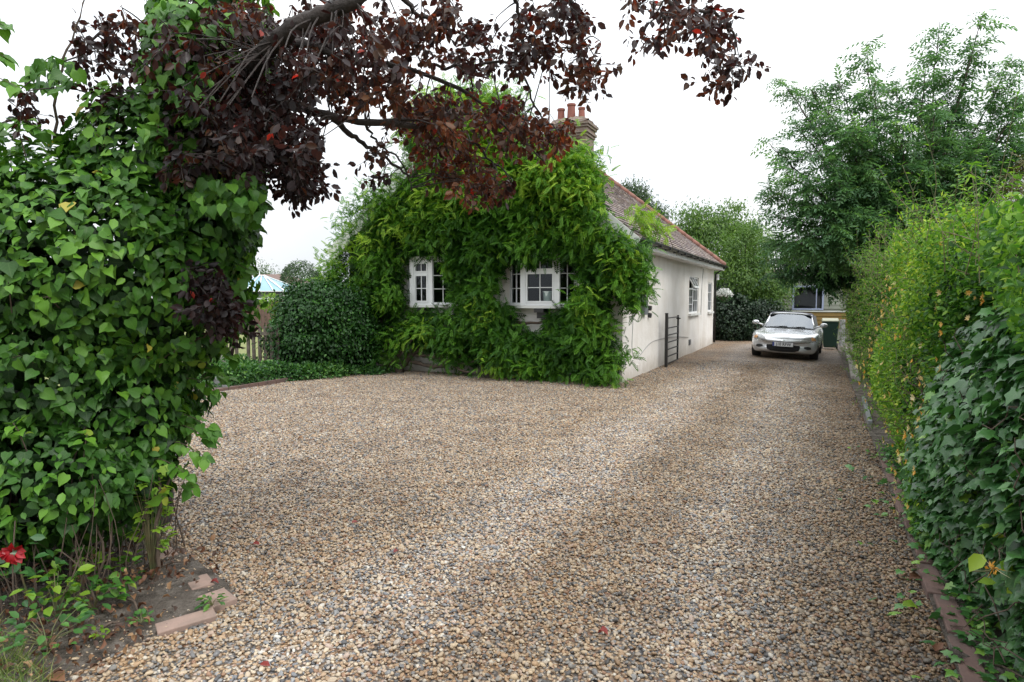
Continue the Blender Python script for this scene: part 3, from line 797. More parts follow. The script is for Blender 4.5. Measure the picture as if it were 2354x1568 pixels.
# chimney on the ridge
cx, cy = 6.05, WID / 2
CZ = -.22
ch = MB()
hw_, hl = 0.36, 0.56
ch.box(cx - hw_, cx + hw_, cy - hl, cy + hl, rz - .9, 6.33)
for i, (z0, z1, e) in enumerate(((6.28, 6.355, .035), (6.358, 6.43, .07), (6.433, 6.51, .035), (6.513, 6.58, .075), (6.583, 6.655, .11))):
    ch.box(cx - hw_ - e, cx + hw_ + e, cy - hl - e, cy + hl + e, z0, z1)
c_ = ch.build("chimney", M['chimney'], roof)
cap = MB()
n = 15; vs = []; fc = []
for j in range(n):
    for i in range(n):
        u, v = i / (n - 1) * 2 - 1, j / (n - 1) * 2 - 1
        x = cx + u * (hw_ + .09) + rng.normal() * .008; y = cy + v * (hl + .09) + rng.normal() * .008
        edge = max(abs(u), abs(v))
        z = 6.658 + (0.22 * (1 - edge ** 3) + rng.normal() * .02 if edge < .99 else rng.uniform(0.0, .08))
        vs.append((x, y, z))
for j in range(n - 1):
    for i in range(n - 1): a = j * n + i; fc.append((a, a + 1, a + n + 1, a + n))
cap.add(vs, fc); cap.build("flaunching", M['chimney'], roof)
for k, (dy, hh, r) in enumerate(((-0.30, .36, .10), (0.02, .50, .125), (0.34, .40, .11))):
    pt = MB(); pt.lathe([(r * 1.12, 0), (r * 1.12, .05), (r, .08), (r * .88, hh - .07), (r * 1.06, hh - .05), (r * 1.06, hh), (r * .8, hh), (r * .75, hh - .25)], (cx, cy + dy, 6.80), 16)
    pt.build("chimney_pot", M['terracotta'], roof, smooth=False)

# TV aerial on the roof ridge
ae = MB(); ax_, ay_ = 4.3, WID / 2
ae.tube([(ax_, ay_, rz), (ax_, ay_, 8.75)], .017, 8)
ae.tube([(ax_ - .5, ay_ + .1, 8.15), (ax_ + .55, ay_ - .1, 8.22)], .010, 6)
for u in np.linspace(-.5, .5, 9): ae.tube([(ax_ + u, ay_ - .2, 8.18 + u * .07), (ax_ + u, ay_ + .2, 8.18 + u * .07)], .005, 5)
ae.tube([(ax_, ay_, 6.6), (cx - hw_, cy, 6.2)], .008, 5)
aer = ae.build("tv_aerial", M['tin'], cot)

# windows
def facet(fr, pn, p0, p1, z0, z1, fan, inn, barsx=2, fw=.055, rows=2):
    """one glazed face of a window between plan points p0-p1; inn = inward normal"""
    p0, p1, inn = np.array((*p0, 0.)), np.array((*p1, 0.)), np.array((*inn, 0.))
    L = np.linalg.norm(p1 - p0); u = (p1 - p0) / L; zz = np.array((0, 0, 1.))
    def bx(a0, a1, b0, b1, dep=.05, prd=0.0):
        q = [p0 + u * a + zz * b + inn * d for d in (-prd, dep) for a, b in ((a0, b0), (a1, b0), (a1, b1), (a0, b1))]
        fr.add(q, [(0, 1, 2, 3), (7, 6, 5, 4), (0, 4, 5, 1), (1, 5, 6, 2), (2, 6, 7, 3), (3, 7, 4, 0)])
    bx(0, fw, z0, z1); bx(L - fw, L, z0, z1); bx(fw, L - fw, z0, z0 + fw); bx(fw, L - fw, z1 - fw, z1)
    tops = z1 - fw
    secs = []
    if fan:
        zf = z1 - .30
        bx(fw, L - fw, zf - .02, zf + .02, prd=.004)
        secs = [(z0 + fw, zf - .02, rows, True), (zf + .02, tops, 1, True)]
    else: secs = [(z0 + fw, tops, 3, False)]
    for a, b, r_, sash in secs:
        i0, i1, a0, b0 = fw, L - fw, a, b
        if sash:
            s_ = .034
            bx(fw, fw + s_, a, b, .03, .016); bx(L - fw - s_, L - fw, a, b, .03, .016); bx(fw + s_, L - fw - s_, a, a + s_, .03, .016); bx(fw + s_, L - fw - s_, b - s_, b, .03, .016)
            i0, i1, a0, b0 = fw + s_, L - fw - s_, a + s_, b - s_
        for k in range(1, barsx): c = i0 + (i1 - i0) * k / barsx; bx(c - .008, c + .008, a0, b0, .02)
        for k in range(1, r_): c = a0 + (b0 - a0) * k / r_; bx(i0, i1, c - .008, c + .008, .019)
        q = [p0 + u * aa + zz * bb_ + inn * .022 for aa, bb_ in ((i0 - .01, a0 - .01), (i1 + .01, a0 - .01), (i1 + .01, b0 + .01), (i0 - .01, b0 + .01))]
        pn.quad(*q)
PJ = 0.24
for k, (s0, s1) in enumerate(BAYS):
    fr, pn = MB(), MB()
    c0, c1 = s0 + .34, s1 - .42
    if k == 1: c1 = s1 - .30; c0 = 4.20
    pl = [(0.0, s1), (-PJ, c1), (-PJ, c0)] + ([(0.0, s0)])
    for j in range(3):
        a, b = np.array(pl[j]), np.array(pl[j + 1]); d = b - a; d /= np.linalg.norm(d)
        inn = np.array((-d[1], d[0]));
        if inn[0] < 0: inn = -inn
        facet(fr, pn, a + d * .012, b - d * .012, WZ0, WZ1, j == 1, inn)
    for (x, y) in pl[1:3]: fr.box(x - .012, x + .04, y - .055, y + .055, WZ0 + .001, WZ1 - .001)
    fo = fr.build("window", M['white_pvc'], cot)
    pn.build("pane", M['glass'], fo)
    def bayslab(z0, z1, e):
        mb = MB(); q = [(0.004, s1 + e), (-PJ - e, c1 + e * .4), (-PJ - e, c0 - e * .4), (0.004, s0 - e)]
        if k == 1: q = [(0.004, s1 + e), (-PJ - e, c1 + e * .4), (-PJ - e, c0 - e * .4), (0.004, s0 - e)]
        mb.add([(x, y, z0) for x, y in q] + [(x, y, z1) for x, y in q], [(3, 2, 1, 0), (4, 5, 6, 7), (0, 1, 5, 4), (1, 2, 6, 5), (2, 3, 7, 6), (3, 0, 4, 7)])
        return mb
    bayslab(WZ0 - .055, WZ0 - .002, .045).build("sill", M['white_paint'], fo)
    bayslab(WZ1 + .002, WZ1 + .07, .03).build("window_head", M['white_paint'], fo)
    br = MB(); cy_ = (c0 + c1) / 2
    br.box(-.30, -.004, cy_ - .10, cy_ + .10, WZ0 - .14, WZ0 - .058); br.box(-.16, -.004, cy_ - .10, cy_ + .10, WZ0 - .26, WZ0 - .142)
    br.build("bracket", M['black_plastic'], fo)
for k, (t0, t1, z0, z1) in enumerate(SIDE):
    fr, pn = MB(), MB()
    inn = (0, 1)
    if k == 0:
        m = (t0 + t1) / 2
        facet(fr, pn, (t0, .03), (m, .03), z0, z1 - .33, False, inn, 2, .05)
        facet(fr, pn, (m, .03), (t1, .03), z0, z1, False, inn, 2, .05)
        # open fanlight on the left half, hinged at the top
        tilt = MB(); tg = MB(); h = .33; o_ = .17
        P = lambda t_, v: (t_, .03 - o_ * (1 - v), z1 - h + h * v * .98 + (1 - v) * .02)
        a0, a1 = t0 + .03, m - .03
        for q0, q1 in ((P(a0, 0), P(a1, 0)), (P(a0, 1), P(a1, 1)), (P(a0, 0), P(a0, 1)), (P(a1, 0), P(a1, 1)), (P((a0 + a1) / 2, 0), P((a0 + a1) / 2, 1))):
            tilt.bar(q0, q1, .045, .03, up=(0, -1, .5))
        fr.box(t0, t0 + .03, .03, .08, z1 - .33, z1); fr.box(t0, m, .03, .08, z1 - .03, z1)
        tg.quad(P(a0, 0), P(a1, 0), P(a1, 1), P(a0, 1))
    else:
        facet(fr, pn, (t0, .03), (t1, .03), z0, z1, False, inn, 2, .05)
    fo = fr.build("window", M['white_pvc'], cot); pn.build("pane", M['glass'], fo)
    if k == 0: tilt.build("open_fanlight", M['white_pvc'], fo); tg.build("fanlight_pane", M['glass'], fo)
    s_ = MB(); s_.box(t0 - .06, t1 + .06, -.07, .028, z0 - .07, z0 - .003); s_.build("sill", M['white_paint'], fo)
# meter box and vents on the side wall
mb = MB(); mb.box(1.42, 1.74, -.07, -.002, 1.28, 1.72); mb.box(1.44, 1.72, -.078, -.071, 1.30, 1.70); mb.build("meter_box", M['meter'], cot)
for z in (1.26, 1.42):
    mb = MB(); mb.tube([(2.05, -.002, z), (2.05, -.07, z - .01)], .055, 12); mb.build("vent_outlet", M['black_plastic'], cot)
mb = MB(); mb.box(7.0, 7.25, -.02, -.002, .26, .42)
for z in np.arange(.28, .41, .03): mb.box(7.01, 7.24, -.03, -.021, z, z + .012)
mb.build("air_brick", M['meter'], cot)
mb = MB(); mb.box(1.15, 1.36, -.015, -.002, .12, .24); mb.build("air_brick", M['render'], cot)
cb = MB(); cb.tube(curve_pts([(0.72, -.012, 2.4), (0.72, -.012, 1.2), (0.70, -.012, .55), (1.2, -.012, .42), (2.2, -.012, .62), (3.1, -.012, .66), (4.9, -.012, .62), (6.9, -.012, .5)], 60), .006, 5)
cb.tube(curve_pts([(9.3, -.01, ez - .2), (9.28, -.01, 2.5), (9.1, -.01, 2.0), (9.0, -.01, 1.1)], 12), .008, 5)
cb.build("cable", M['concrete'], cot)

# pots on the window boards inside
def pot(name, s, t, z, prof, m, label, cat):
    e = MB().lathe(prof, (0, 0, 0), 18).build(name, m, smooth=False)
    e.location = [float(v) for v in hw(t, s, z)]
    tag(e, label, cat); return e
for a_, b_ in ((.98, 2.26), (3.84, 4.94)): MB().box(-.2, .30, a_, b_, WZ0, WZ0 + .012).build("window_board", M['white_paint'], cot)
pot("plant_pot", 1.50, -.12, WZ0 + .014, [(.07, 0), (.085, .02), (.105, .24), (.112, .25), (.112, .27), (.098, .27), (.095, .22)], M['pot'], "pale green pot standing inside the right bay window", "pot")
pot("vase", 4.33, -.14, WZ0 + .014, [(.03, 0), (.035, .02), (.035, .14), (.014, .19), (.014, .24), (.018, .25)], M['glass'], "small glass bottle vase standing inside the left bay window", "vase")

# ================================================================== GATE AND POST on the side wall
def in_house(mb, name, m, parent_root): return mb.build(name, m, parent_root)
gp_ = empty("gate_post", hw(3.12, -.18), HROT); tag(gp_, "black square iron post standing against the white side wall beside the open gate", "post")
mb = MB(); mb.box(-.03, .03, -.03, .03, -.05, 1.27); mb.box(-.036, .036, -.036, .036, 1.271, 1.285); mb.build("post", M['black_iron'], gp_)
for z in (.2, 1.0): MB().box(.031, .075, -.012, .012, z, z + .05).build("hinge", M['black_iron'], gp_)
ga = empty("metal_gate", hw(3.25, -.17), HROT); tag(ga, "narrow black metal gate with horizontal rails folded back against the side wall", "gate")
GL = 1.28
for x in (0, GL): MB().box(x - .02, x + .02, -.02, .02, 0.0 if x == 0 else .06, 1.20).build("gate_stile", M['black_iron'], ga)
for z in (.07, .24, .41, .58, .75, .92, 1.16):
    mb = MB(); mb.box(.0205, GL - .0205, -.012, .012, z - .012, z + .012); mb.build("gate_rail", M['black_iron'], ga)
mb = MB(); mb.box(GL - .03, GL + .05, -.03, .03, 1.1, 1.14); mb.tube([(GL + .02, -.06, 1.12), (GL + .02, .05, 1.12)], .012, 8); mb.build("latch", M['black_iron'], ga)

# ================================================================== EDGING BRICKS
ORD = ["nearest", "second", "third", "fourth", "fifth", "sixth", "seventh", "eighth", "ninth"]
hx0, hy0 = 1.98, 2.66
for i in range(9):
    d = i * 0.47 - 0.12; L = 0.44
    p = np.array([hx0, hy0, 0]) + A * (d + L / 2) + np.array([.015 * math.sin(i * 2.3), 0, 0])
    mb = MB(); mb.box(-L / 2, L / 2, -.05, .05, -.06, .045)
    o = mb.build("edging_brick", M['brick_red'], bevel=.006)
    o.location = (p[0], p[1], .006 * math.sin(i * 1.7)); o.rotation_euler = (0, R(1.0) * math.sin(i), HROT + R(2.5) * math.sin(i * 3.1))
    tag(o, "red brown edging brick at the right hedge's foot, the %s to the camera" % (ORD[i] + (" nearest" if i else "")), "brick", "red edging bricks below the right hedge")
# two low strips of edging further on
for nm, (p, q, w_), lab in (("timber_edging", (gp(1943, 800), gp(1957, 835), .09), "far pale timber edging board lying beside the drive near the green bin"),
                            ("timber_edging", (gp(1955, 838), gp(1961, 868), .07), "short pale timber offcut on the gravel side of the edging boards"),
                            ("timber_edging", (gp(1961, 830), gp(1972, 872), .10), "longer weathered timber edging board against the hedge bank")):
    p, q = np.array(p), np.array(q)
    for v in (p, q): v[2] = gz(v[0], v[1]) + .05
    mb = MB(); c = (p + q) / 2; mb.bar(p - c, q - c, w_, .09)
    o = mb.build(nm, M['grey_wood'], bevel=.005); o.location = [float(v) for v in c]; tag(o, lab, "board", "timber boards edging the far drive")
mb = MB(); a_, b_ = np.array(gp(1985, 925)), np.array(gp(2000, 985)); c = (a_ + b_) / 2; mb.bar(a_ - c + [0, 0, .06], b_ - c + [0, 0, .06], .05, .07)
o = mb.build("metal_edging", M['tin'], bevel=.003); o.location = [float(v) for v in c]; tag(o, "thin grey metal edging strip half hidden under the honeysuckle hedge", "edging")
# pavers round the near bed
for nm, px, py, L, W, rz_, lab in (("paver", 428, 1421, .27, .105, R(36), "long pink paver at the front edge of the soil bed, half sunk in pebbles"),
                                   ("paver", 500, 1370, .20, .14, R(-46), "square cornered pink paver jutting furthest into the gravel"),
                                   ("paver", 459, 1333, .18, .12, R(-52), "pink paver behind the corner one, with a red petal on it"),
                                   ("paver", 378, 1265, .22, .11, R(-48), "half buried pink paver under the creeper's edge, furthest back")):
    p = gp(px, py, .03)
    o = MB().box(-L / 2, L / 2, -W / 2, W / 2, -.04, .02).build(nm, M['brick_pink'], bevel=.005)
    o.location = (p[0], p[1], .004); o.rotation_euler = (R(2.5), R(-2), rz_)
    tag(o, lab, "paver", "pink pavers edging the soil bed")
# long low red edging beside the fence border
mb = MB(); pts = [from_tq(t, -6.0 + .03 * math.sin(t)) for t in np.arange(-5, 3.6, .23)]
for i in range(len(pts) - 1):
    p, q = np.array((*pts[i], .03)), np.array((*pts[i + 1], .03)); mb.bar(p, p + (q - p) * .96, .05, .075)
o = mb.build("brick_edging", M['brick_red']); tag(o, "low red brick edging line between gravel and the planted border below the picket fence", "edging")
# ================================================================== WISTERIA over the cottage front
def facade_pt(px, py, off):
    """survey ray meets the plane standing off metres in front of the gable wall"""
    d = ray(px, py); o = np.array([0, 0, CAMH]); n = -A
    P0 = HO - A * off
    tt = ((P0 - o) * n).sum() / (d * n).sum()
    return o + d * tt
def poly_pts(poly, n):
    poly = np.array(poly, float); lo, hi = poly.min(0), poly.max(0); X = []; Y = []; g = 0
    while g < n:
        x = rng.uniform(lo[0], hi[0], n * 2); y = rng.uniform(lo[1], hi[1], n * 2); k = inpoly(x, y, poly)
        X.append(x[k]); Y.append(y[k]); g += k.sum()
    return np.concatenate(X)[:n], np.concatenate(Y)[:n]
WP = [(880,830),(800,800),(770,740),(760,690),(750,645),(752,600),(772,560),(850,535),(862,505),(850,470),(905,440),(960,412),(985,392),(965,350),(935,330),(918,296),(940,258),(1000,228),(1040,208),(1090,200),(1180,228),(1190,260),(1185,320),(1215,362),(1250,352),(1300,340),(1342,358),(1360,390),(1375,430),(1385,465),(1402,505),(1432,545),(1462,565),(1476,600),(1484,650),(1476,675),(1455,700),(1440,695),(1425,670),(1405,668),(1385,700),(1398,740),(1418,800),(1425,850),(1415,885),(1380,888),(1320,868),(1250,850),(1180,852),(1100,838),(1050,836),(1000,830),(960,822),(920,828)]
HOLES = [[(868,792),(1000,806),(1080,826),(1100,870),(868,870)], [(1386,425),(1402,466),(1440,503),(1505,548),(1540,520),(1440,400)], [(930,586),(1016,592),(1024,640),(1040,680),(1034,714),(922,712)], [(1160,600),(1175,596),(1215,612),(1262,600),(1326,592),(1334,640),(1318,692),(1275,712),(1262,735),(1238,768),(1212,762),(1190,728),(1168,708),(1128,690),(1150,640)],
         [(1392,470),(1430,492),(1495,540),(1478,566),(1440,548),(1398,512)], [(1385,700),(1405,668),(1425,680),(1440,720),(1425,760),(1405,735)]]
wis = empty("wisteria", hw(-.3, 3.4))
tag(wis, "huge bright green wisteria smothering the cottage gable, leaving only two bay windows clear", "climber")
def wisteria():
    nc = 640
    X, Y = poly_pts(WP, nc)
    P = []; N = []; Tn = []
    for px, py in zip(X, Y):
        if any(inpoly(np.array([px]), np.array([py]), h)[0] for h in HOLES[1:]): continue
        near_hole = any(min(abs(px - np.mean([q[0] for q in h])), 999) < 95 and abs(py - np.mean([q[1] for q in h])) < 90 for h in HOLES[2:4])
        up = sm((560 - py) / 250)
        off = rng.uniform(0.16, 0.42 if near_hole else 0.75 + .45 * up)
        c = facade_pt(px, py, off)
        k = 58
        sg = 0.09 if near_hole else 0.15
        p = c + rng.normal(size=(k, 3)) * np.array([sg, sg, sg * .9])
        s_ = ((p - HO) * B).sum(1); t_ = ((p - HO) * A).sum(1)
        m = p[:, 2] > .05
        m &= (t_ < -.10) | (s_ < -.05) | (p[:, 2] > EZ)
        p = p[m]; k = len(p)
        nn = norm(-A * .8 + (p - c) / sg * .5)
        P.append(p); N.append(nn)
        tone = rng.normal(0.44, .14) + .34 * up * rng.uniform(.2, 1.2) + .16 * (off - .35) / .4  # shading put into tone: outward clumps brighter; upper ones are also new growth
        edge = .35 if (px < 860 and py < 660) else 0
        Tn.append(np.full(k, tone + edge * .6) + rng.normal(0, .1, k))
    # bright tip growth on the upper surfaces and hanging trails
    for px, py, n, r, tone in ((1335, 395, 130, .24, .8), (1365, 430, 110, .2, .75), (1290, 365, 130, .25, .8), (1240, 350, 120, .22, .75), (1375, 470, 70, .15, .6), (1200, 345, 90, .2, .6), (1000, 250, 110, .25, .7), (1150, 250, 110, .25, .7), (950, 300, 90, .22, .7), (940, 375, 60, .14, .6), (905, 410, 60, .13, .65), (868, 440, 60, .13, .65), (842, 455, 90, .17, .65), (815, 488, 80, .17, .65), (795, 520, 70, .17, .7), (1300, 440, 100, .20, .85), (1300, 350, 70, .28, .75), (1240, 365, 60, .22, .7), (1340, 375, 50, .2, .72), (1180, 430, 30, .2, .55), (1030, 215, 70, .3, .75), (1100, 225, 60, .3, .7), (960, 290, 60, .2, .65), (940, 330, 30, .15, .6),
                               (880, 455, 50, .2, .65), (840, 500, 40, .2, .6), (800, 555, 60, .25, .8), (770, 590, 60, .22, .85), (760, 630, 60, .2, .85), (1480, 640, 46, .10, .6), (1465, 610, 40, .12, .6), (1486, 660, 30, .07, .55), (1450, 700, 34, .07, .55), (1447, 725, 18, .04, .5), (1420, 560, 40, .16, .6), (1395, 880, 40, .10, .75),
                               (1440, 820, 24, .09, .5), (1350, 545, 26, .1, .75), (1210, 560, 26, .12, .6), (1100, 560, 26, .12, .55), (1030, 640, 26, .07, .5), (1025, 680, 20, .06, .6),
                               (1120, 700, 40, .14, .4), (1140, 770, 60, .16, .4), (1330, 780, 60, .16, .45), (1320, 640, 40, .08, .5)):
        c = facade_pt(px, py, .55 if py > 550 else .7)
        p = c + rng.normal(size=(n, 3)) * r * np.array([1, 1, .8])
        P.append(p); N.append(norm(-A * .5 + UP * .5 + rng.normal(size=(n, 3)) * .3)); Tn.append(np.full(n, tone) + rng.normal(0, .12, n))
    P = np.concatenate(P); N = np.concatenate(N); Tn = np.concatenate(Tn); u_, v_ = project(P + DOWN * .06)
    ok = np.ones(len(P), bool)
    for i, h in enumerate(HOLES): ok &= ~(inpoly(u_, v_, h) & (rng.uniform(0, 1, len(P)) < (.94 if i else .5)))
    P, N, Tn = P[ok], N[ok], Tn[ok]; n = len(P)
    nn = norm(N * .35 + UP * 1.0 + rng.normal(size=(n, 3)) * .34)
    tp = norm(N * .9 + DOWN * .15 + rng.normal(size=(n, 3)) * .9)
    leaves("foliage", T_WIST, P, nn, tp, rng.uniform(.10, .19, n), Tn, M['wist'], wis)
    # deeper leaves close to the wall, in darker tones
    X, Y = poly_pts(WP, 8200)
    Q = []
    keep = np.ones(len(X), bool)
    for h in HOLES: keep &= ~inpoly(X, Y, h)
    for px, py in zip(X[keep], Y[keep]): Q.append(facade_pt(px, py, rng.uniform(.08, .3)))
    Q = np.array(Q); Q = Q[Q[:, 2] > .35]; n = len(Q)
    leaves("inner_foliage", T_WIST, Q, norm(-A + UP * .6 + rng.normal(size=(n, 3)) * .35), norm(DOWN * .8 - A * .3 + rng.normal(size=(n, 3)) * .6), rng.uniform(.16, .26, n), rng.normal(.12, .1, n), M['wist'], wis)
    st = MB(); off = loc_of(wis)
    def run(pts, r0, r1, n=24, wob=.012):
        q = curve_pts(pts, n, wob) - off
        st.tube(q, np.linspace(r0, r1, n) * rng.uniform(.85, 1.15, n), 7)
    W = lambda s, z, o=.12: hw(-o, s, z)
    run([W(4.9, -.05, .45), W(4.7, .35, .35), W(4.2, .7, .2), W(3.6, 1.3, .12), (W(3.4, 2.6, .1)), W(3.6, 4.6, .1)], .075, .03)
    run([W(4.9, -.05, .42), W(5.3, .5, .3), W(5.6, 1.2, .15), W(5.8, 2.6, .12)], .06, .025)
    run([W(4.6, .25, .4), W(3.9, .18, .45), W(3.1, .3, .4), W(2.4, .55, .2), W(1.2, .9, .12)], .045, .02)
    run([W(4.5, .4, .4), W(3.8, .35, .5), W(3.3, .15, .55), W(2.7, .1, .5), W(1.8, .12, .4)], .03, .014)
    run([W(5.2, .1, .5), W(4.6, .65, .5), W(4.2, 1.0, .4)], .035, .015)
    run([W(5.6, .06, .5), W(5.0, .2, .55), W(4.7, .55, .5)], .03, .012)
    run([W(3.3, 1.6), W(2.6, 1.2, .12), W(1.6, 1.15, .15), W(.6, 1.5, .12), W(.3, 2.6, .1)], .04, .018)
    run([W(3.4, 2.6), W(2.3, 2.62, .14), W(1.0, 2.7, .14), W(.1, 2.5, .2), W(-.4, 2.2, .3), W(-.5, 1.6, .25)], .03, .008)
    run([W(2.0, 2.9), W(1.4, 4.0, .2), W(1.2, 4.6, .3)], .03, .01)
    run([W(5.0, 2.8), W(5.2, 3.6, .2), W(4.6, 4.8, .2), W(4.0, 5.6, .3)], .03, .01)
    for _ in range(30):
        s0 = rng.uniform(2.4, 6.2); z0 = rng.uniform(.05, .9)
        run([W(s0, z0, .3), W(s0 - rng.uniform(-.4, .6), z0 + rng.uniform(-.1, .3), .45), W(s0 - rng.uniform(.3, 1.1), z0 + rng.uniform(-.2, .5), .3)], .012, .005, 8, .02)
    st.build("stem", M['twig'], wis, smooth=True)["kind"] = "stuff"
wisteria()
def wist_on_roof():
    e = empty("wisteria_spray", hw(.5, -.15, 3.0))
    tag(e, "wispy yellow green wisteria spray drooping over the gutter at the cottage roof corner", "climber")
    P = []; Tn = []
    for px, py, n, r, tone, dd in ((1470, 492, 50, .11, .9, .35), (1490, 515, 45, .10, .85, .7), (1508, 520, 30, .10, .9, .9), (1528, 545, 14, .06, 1., 1.3), (1462, 590, 60, .10, .6, .1), (1475, 570, 40, .08, .65, .1)):
        d = ray(px, py); o = np.array([0, 0, CAMH])
        pl = hw(0, -.28); nrm = B
        tt = ((pl - o) * nrm).sum() / (d * nrm).sum(); c = o + d * tt
        P.append(c + rng.normal(size=(n, 3)) * r); Tn.append(np.full(n, tone) + rng.normal(0, .08, n))
    P = np.concatenate(P); Tn = np.concatenate(Tn); n = len(P)
    leaves("foliage", T_WIST, P, norm(UP + rng.normal(size=(n, 3)) * .4), norm(rng.normal(size=(n, 3)) + A * .5 + DOWN * .3), rng.uniform(.14, .26, n), Tn, M['wist'], e)
    st = MB(); off = loc_of(e)
    for k in range(7):
        a = hw(.2 + .1 * k, -.1, 2.95 + .05 * k); b = hw(.5 + .25 * k, -.42, 3.1 - .02 * k); c = hw(.7 + .3 * k, -.5, 2.75 - .03 * k)
        st.tube(curve_pts([a, b, c], 10, .02) - off, np.linspace(.008, .003, 10), 5)
    st.build("tendril", M['green_twig'], e)["kind"] = "stuff"
wist_on_roof()

# ================================================================== NEAR LEFT CREEPER
ivy = empty("creeper_bush", (-2.6, 4.1, 0))
tag(ivy, "towering mass of broad pointed green creeper leaves filling the photo's left side", "creeper")
IB = [((-2.78, 3.45, .62), (.62, .32, .38)), ((-3.28, 4.05, 1.25), (1.16, .85, 1.0)), ((-2.66, 4.0, 1.85), (.98, .72, .72)), ((-3.9, 4.1, 2.15), (.75, .6, .75)), ((-2.22, 4.15, 2.25), (.54, .55, .7)),
      ((-2.98, 3.8, .56), (.90, .56, .48)), ((-1.98, 4.35, 3.0), (.36, .40, 1.2)), ((-3.0, 3.9, .75), (.88, .62, .55)), ((-2.38, 3.95, .95), (.34, .45, .55)), ((-1.83, 4.0, 2.15), (.25, .35, .42))]
def creeper():
    p, nn = ellip(IB, 26000, .86, 1.02, zmin=.14, rough=.22, f=2.2)
    # thin the bottom so stalks show
    k = rng.uniform(0, 1, len(p)) < np.clip((p[:, 2] - .1) / .35, .15, 1); p, nn = p[k], nn[k]
    n = len(p); N, T = orient(nn, .6, .42, .85, .45)
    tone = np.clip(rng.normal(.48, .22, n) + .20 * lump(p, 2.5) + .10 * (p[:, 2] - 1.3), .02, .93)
    tone[rng.uniform(0, 1, n) < .008] = 1.0
    sz = rng.uniform(.032, .080, n) * (1 + .25 * (rng.uniform(0, 1, n) > .9)); k = rng.uniform(0, 1, n) < .74
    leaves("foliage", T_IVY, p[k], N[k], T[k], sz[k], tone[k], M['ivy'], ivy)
    k = ~k; leaves("young_foliage", T_OVAL, p[k], norm(N[k] + rng.normal(size=(k.sum(), 3)) * .3), norm(T[k] + rng.normal(size=(k.sum(), 3)) * .4), sz[k], np.clip(tone[k] + .08, 0, .94), M['ivy'], ivy)
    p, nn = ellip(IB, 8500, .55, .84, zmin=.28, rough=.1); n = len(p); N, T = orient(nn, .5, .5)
    leaves("inner_foliage", T_IVY, p, N, T, rng.uniform(.06, .10, n), rng.uniform(0, .3, n), M['ivy'], ivy)  # gap shade put into colour: inner leaves toned darker
    # rosettes standing proud, leaves radiating from shoot tips
    p, nn = ellip(IB, 230, 1.0, 1.08, zmin=.5); P = []; N = []; T = []; S = []; C = []
    st = MB(); off = loc_of(ivy)
    for c, d in zip(p, nn):
        ax = norm(d + UP * .25 + rng.normal(size=3) * .25); c = c + ax * rng.uniform(.02, .09)
        u = norm(np.cross(ax, [0.3, .2, .9])); v = np.cross(ax, u); tone = rng.uniform(.6, .93)
        m = rng.integers(5, 9)
        for j in range(m):
            a = 2.4 * j + rng.normal() * .2; dirn = norm((u * math.cos(a) + v * math.sin(a)) * 1.0 + ax * .25 * (j % 3) + DOWN * .25)
            P.append(c + dirn * .02 - ax * .012 * j); T.append(dirn); N.append(norm(ax + dirn * -.1 + rng.normal(size=3) * .15)); S.append(rng.uniform(.038, .082) * (1.1 - .05 * j)); C.append(tone + rng.normal() * .06)
        st.tube([c - ax * .16 + DOWN * .06 - off, c - ax * .05 - off, c - off], [.0035, .003, .002], 5)
    # sprays reaching out on the right edge
    for px, py, D in ((485, 985, 3.9), (470, 1050, 3.8), (430, 1090, 3.7), (480, 1010, 3.9), (590, 520, 3.9), (570, 620, 3.95), (560, 720, 4.2), (575, 700, 4.3), (520, 870, 4.2), (540, 820, 4.3), (500, 900, 4.0), (600, 470, 3.8), (100, 300, 3.6), (40, 200, 3.6), (10, 130, 3.6), (10, 60, 3.6)):
        c = at(px, py, D); root = c + np.array([-.35, .1, .05])
        q = curve_pts([root, (root + c) / 2 + UP * .05, c], 9)
        st.tube(q - off, np.linspace(.004, .0015, 9), 5)
        for j in range(1, 9):
            for s in (-1, 1):
                dn = norm(np.array([.5, s * .6, -.6]) + rng.normal(size=3) * .35)
                P.append(q[j] + dn * .02); T.append(dn); N.append(norm(np.array([.2, -.5, .8]) + rng.normal(size=3) * .3)); S.append(rng.uniform(.05, .085)); C.append(rng.uniform(.55, .92))
    leaves("shoot_leaves", T_IVY, np.array(P), np.array(N), np.array(T), np.array(S), np.array(C), M['ivy'], ivy)
    # bare stalks at the foot
    for _ in range(170):
        x = rng.uniform(-3.4, -2.12); y = rng.uniform(2.95, 4.2); h = rng.uniform(.3, .7)
        a = np.array([x, y, .02]); b = a + [rng.normal() * .12, rng.normal() * .08, h]
        st.tube(curve_pts([a, (a + b) / 2 + rng.normal(size=3) * .03, b], 6) - off, np.linspace(1, .6, 6) * rng.uniform(.002, .005), 5)
    for a, b, c, r in (((-2.72, 3.25, .03), (-2.82, 3.28, .3), (-2.9, 3.35, .6), .014), ((-2.05, 3.6, .02), (-2.03, 3.62, .3), (-2.06, 3.7, .6), .012), ((-2.08, 3.62, .02), (-2.07, 3.66, .3), (-2.02, 3.75, .6), .009), ((-2.35, 3.4, .02), (-2.42, 3.45, .25), (-2.36, 3.5, .5), .009), ((-2.3, 3.42, .02), (-2.25, 3.45, .25), (-2.3, 3.5, .5), .008)):
        st.tube(curve_pts([a, b, c], 8, .008) - off, np.linspace(r, r * .7, 8), 7)
    st.build("stalk", M['twig'], ivy)["kind"] = "stuff"
creeper()
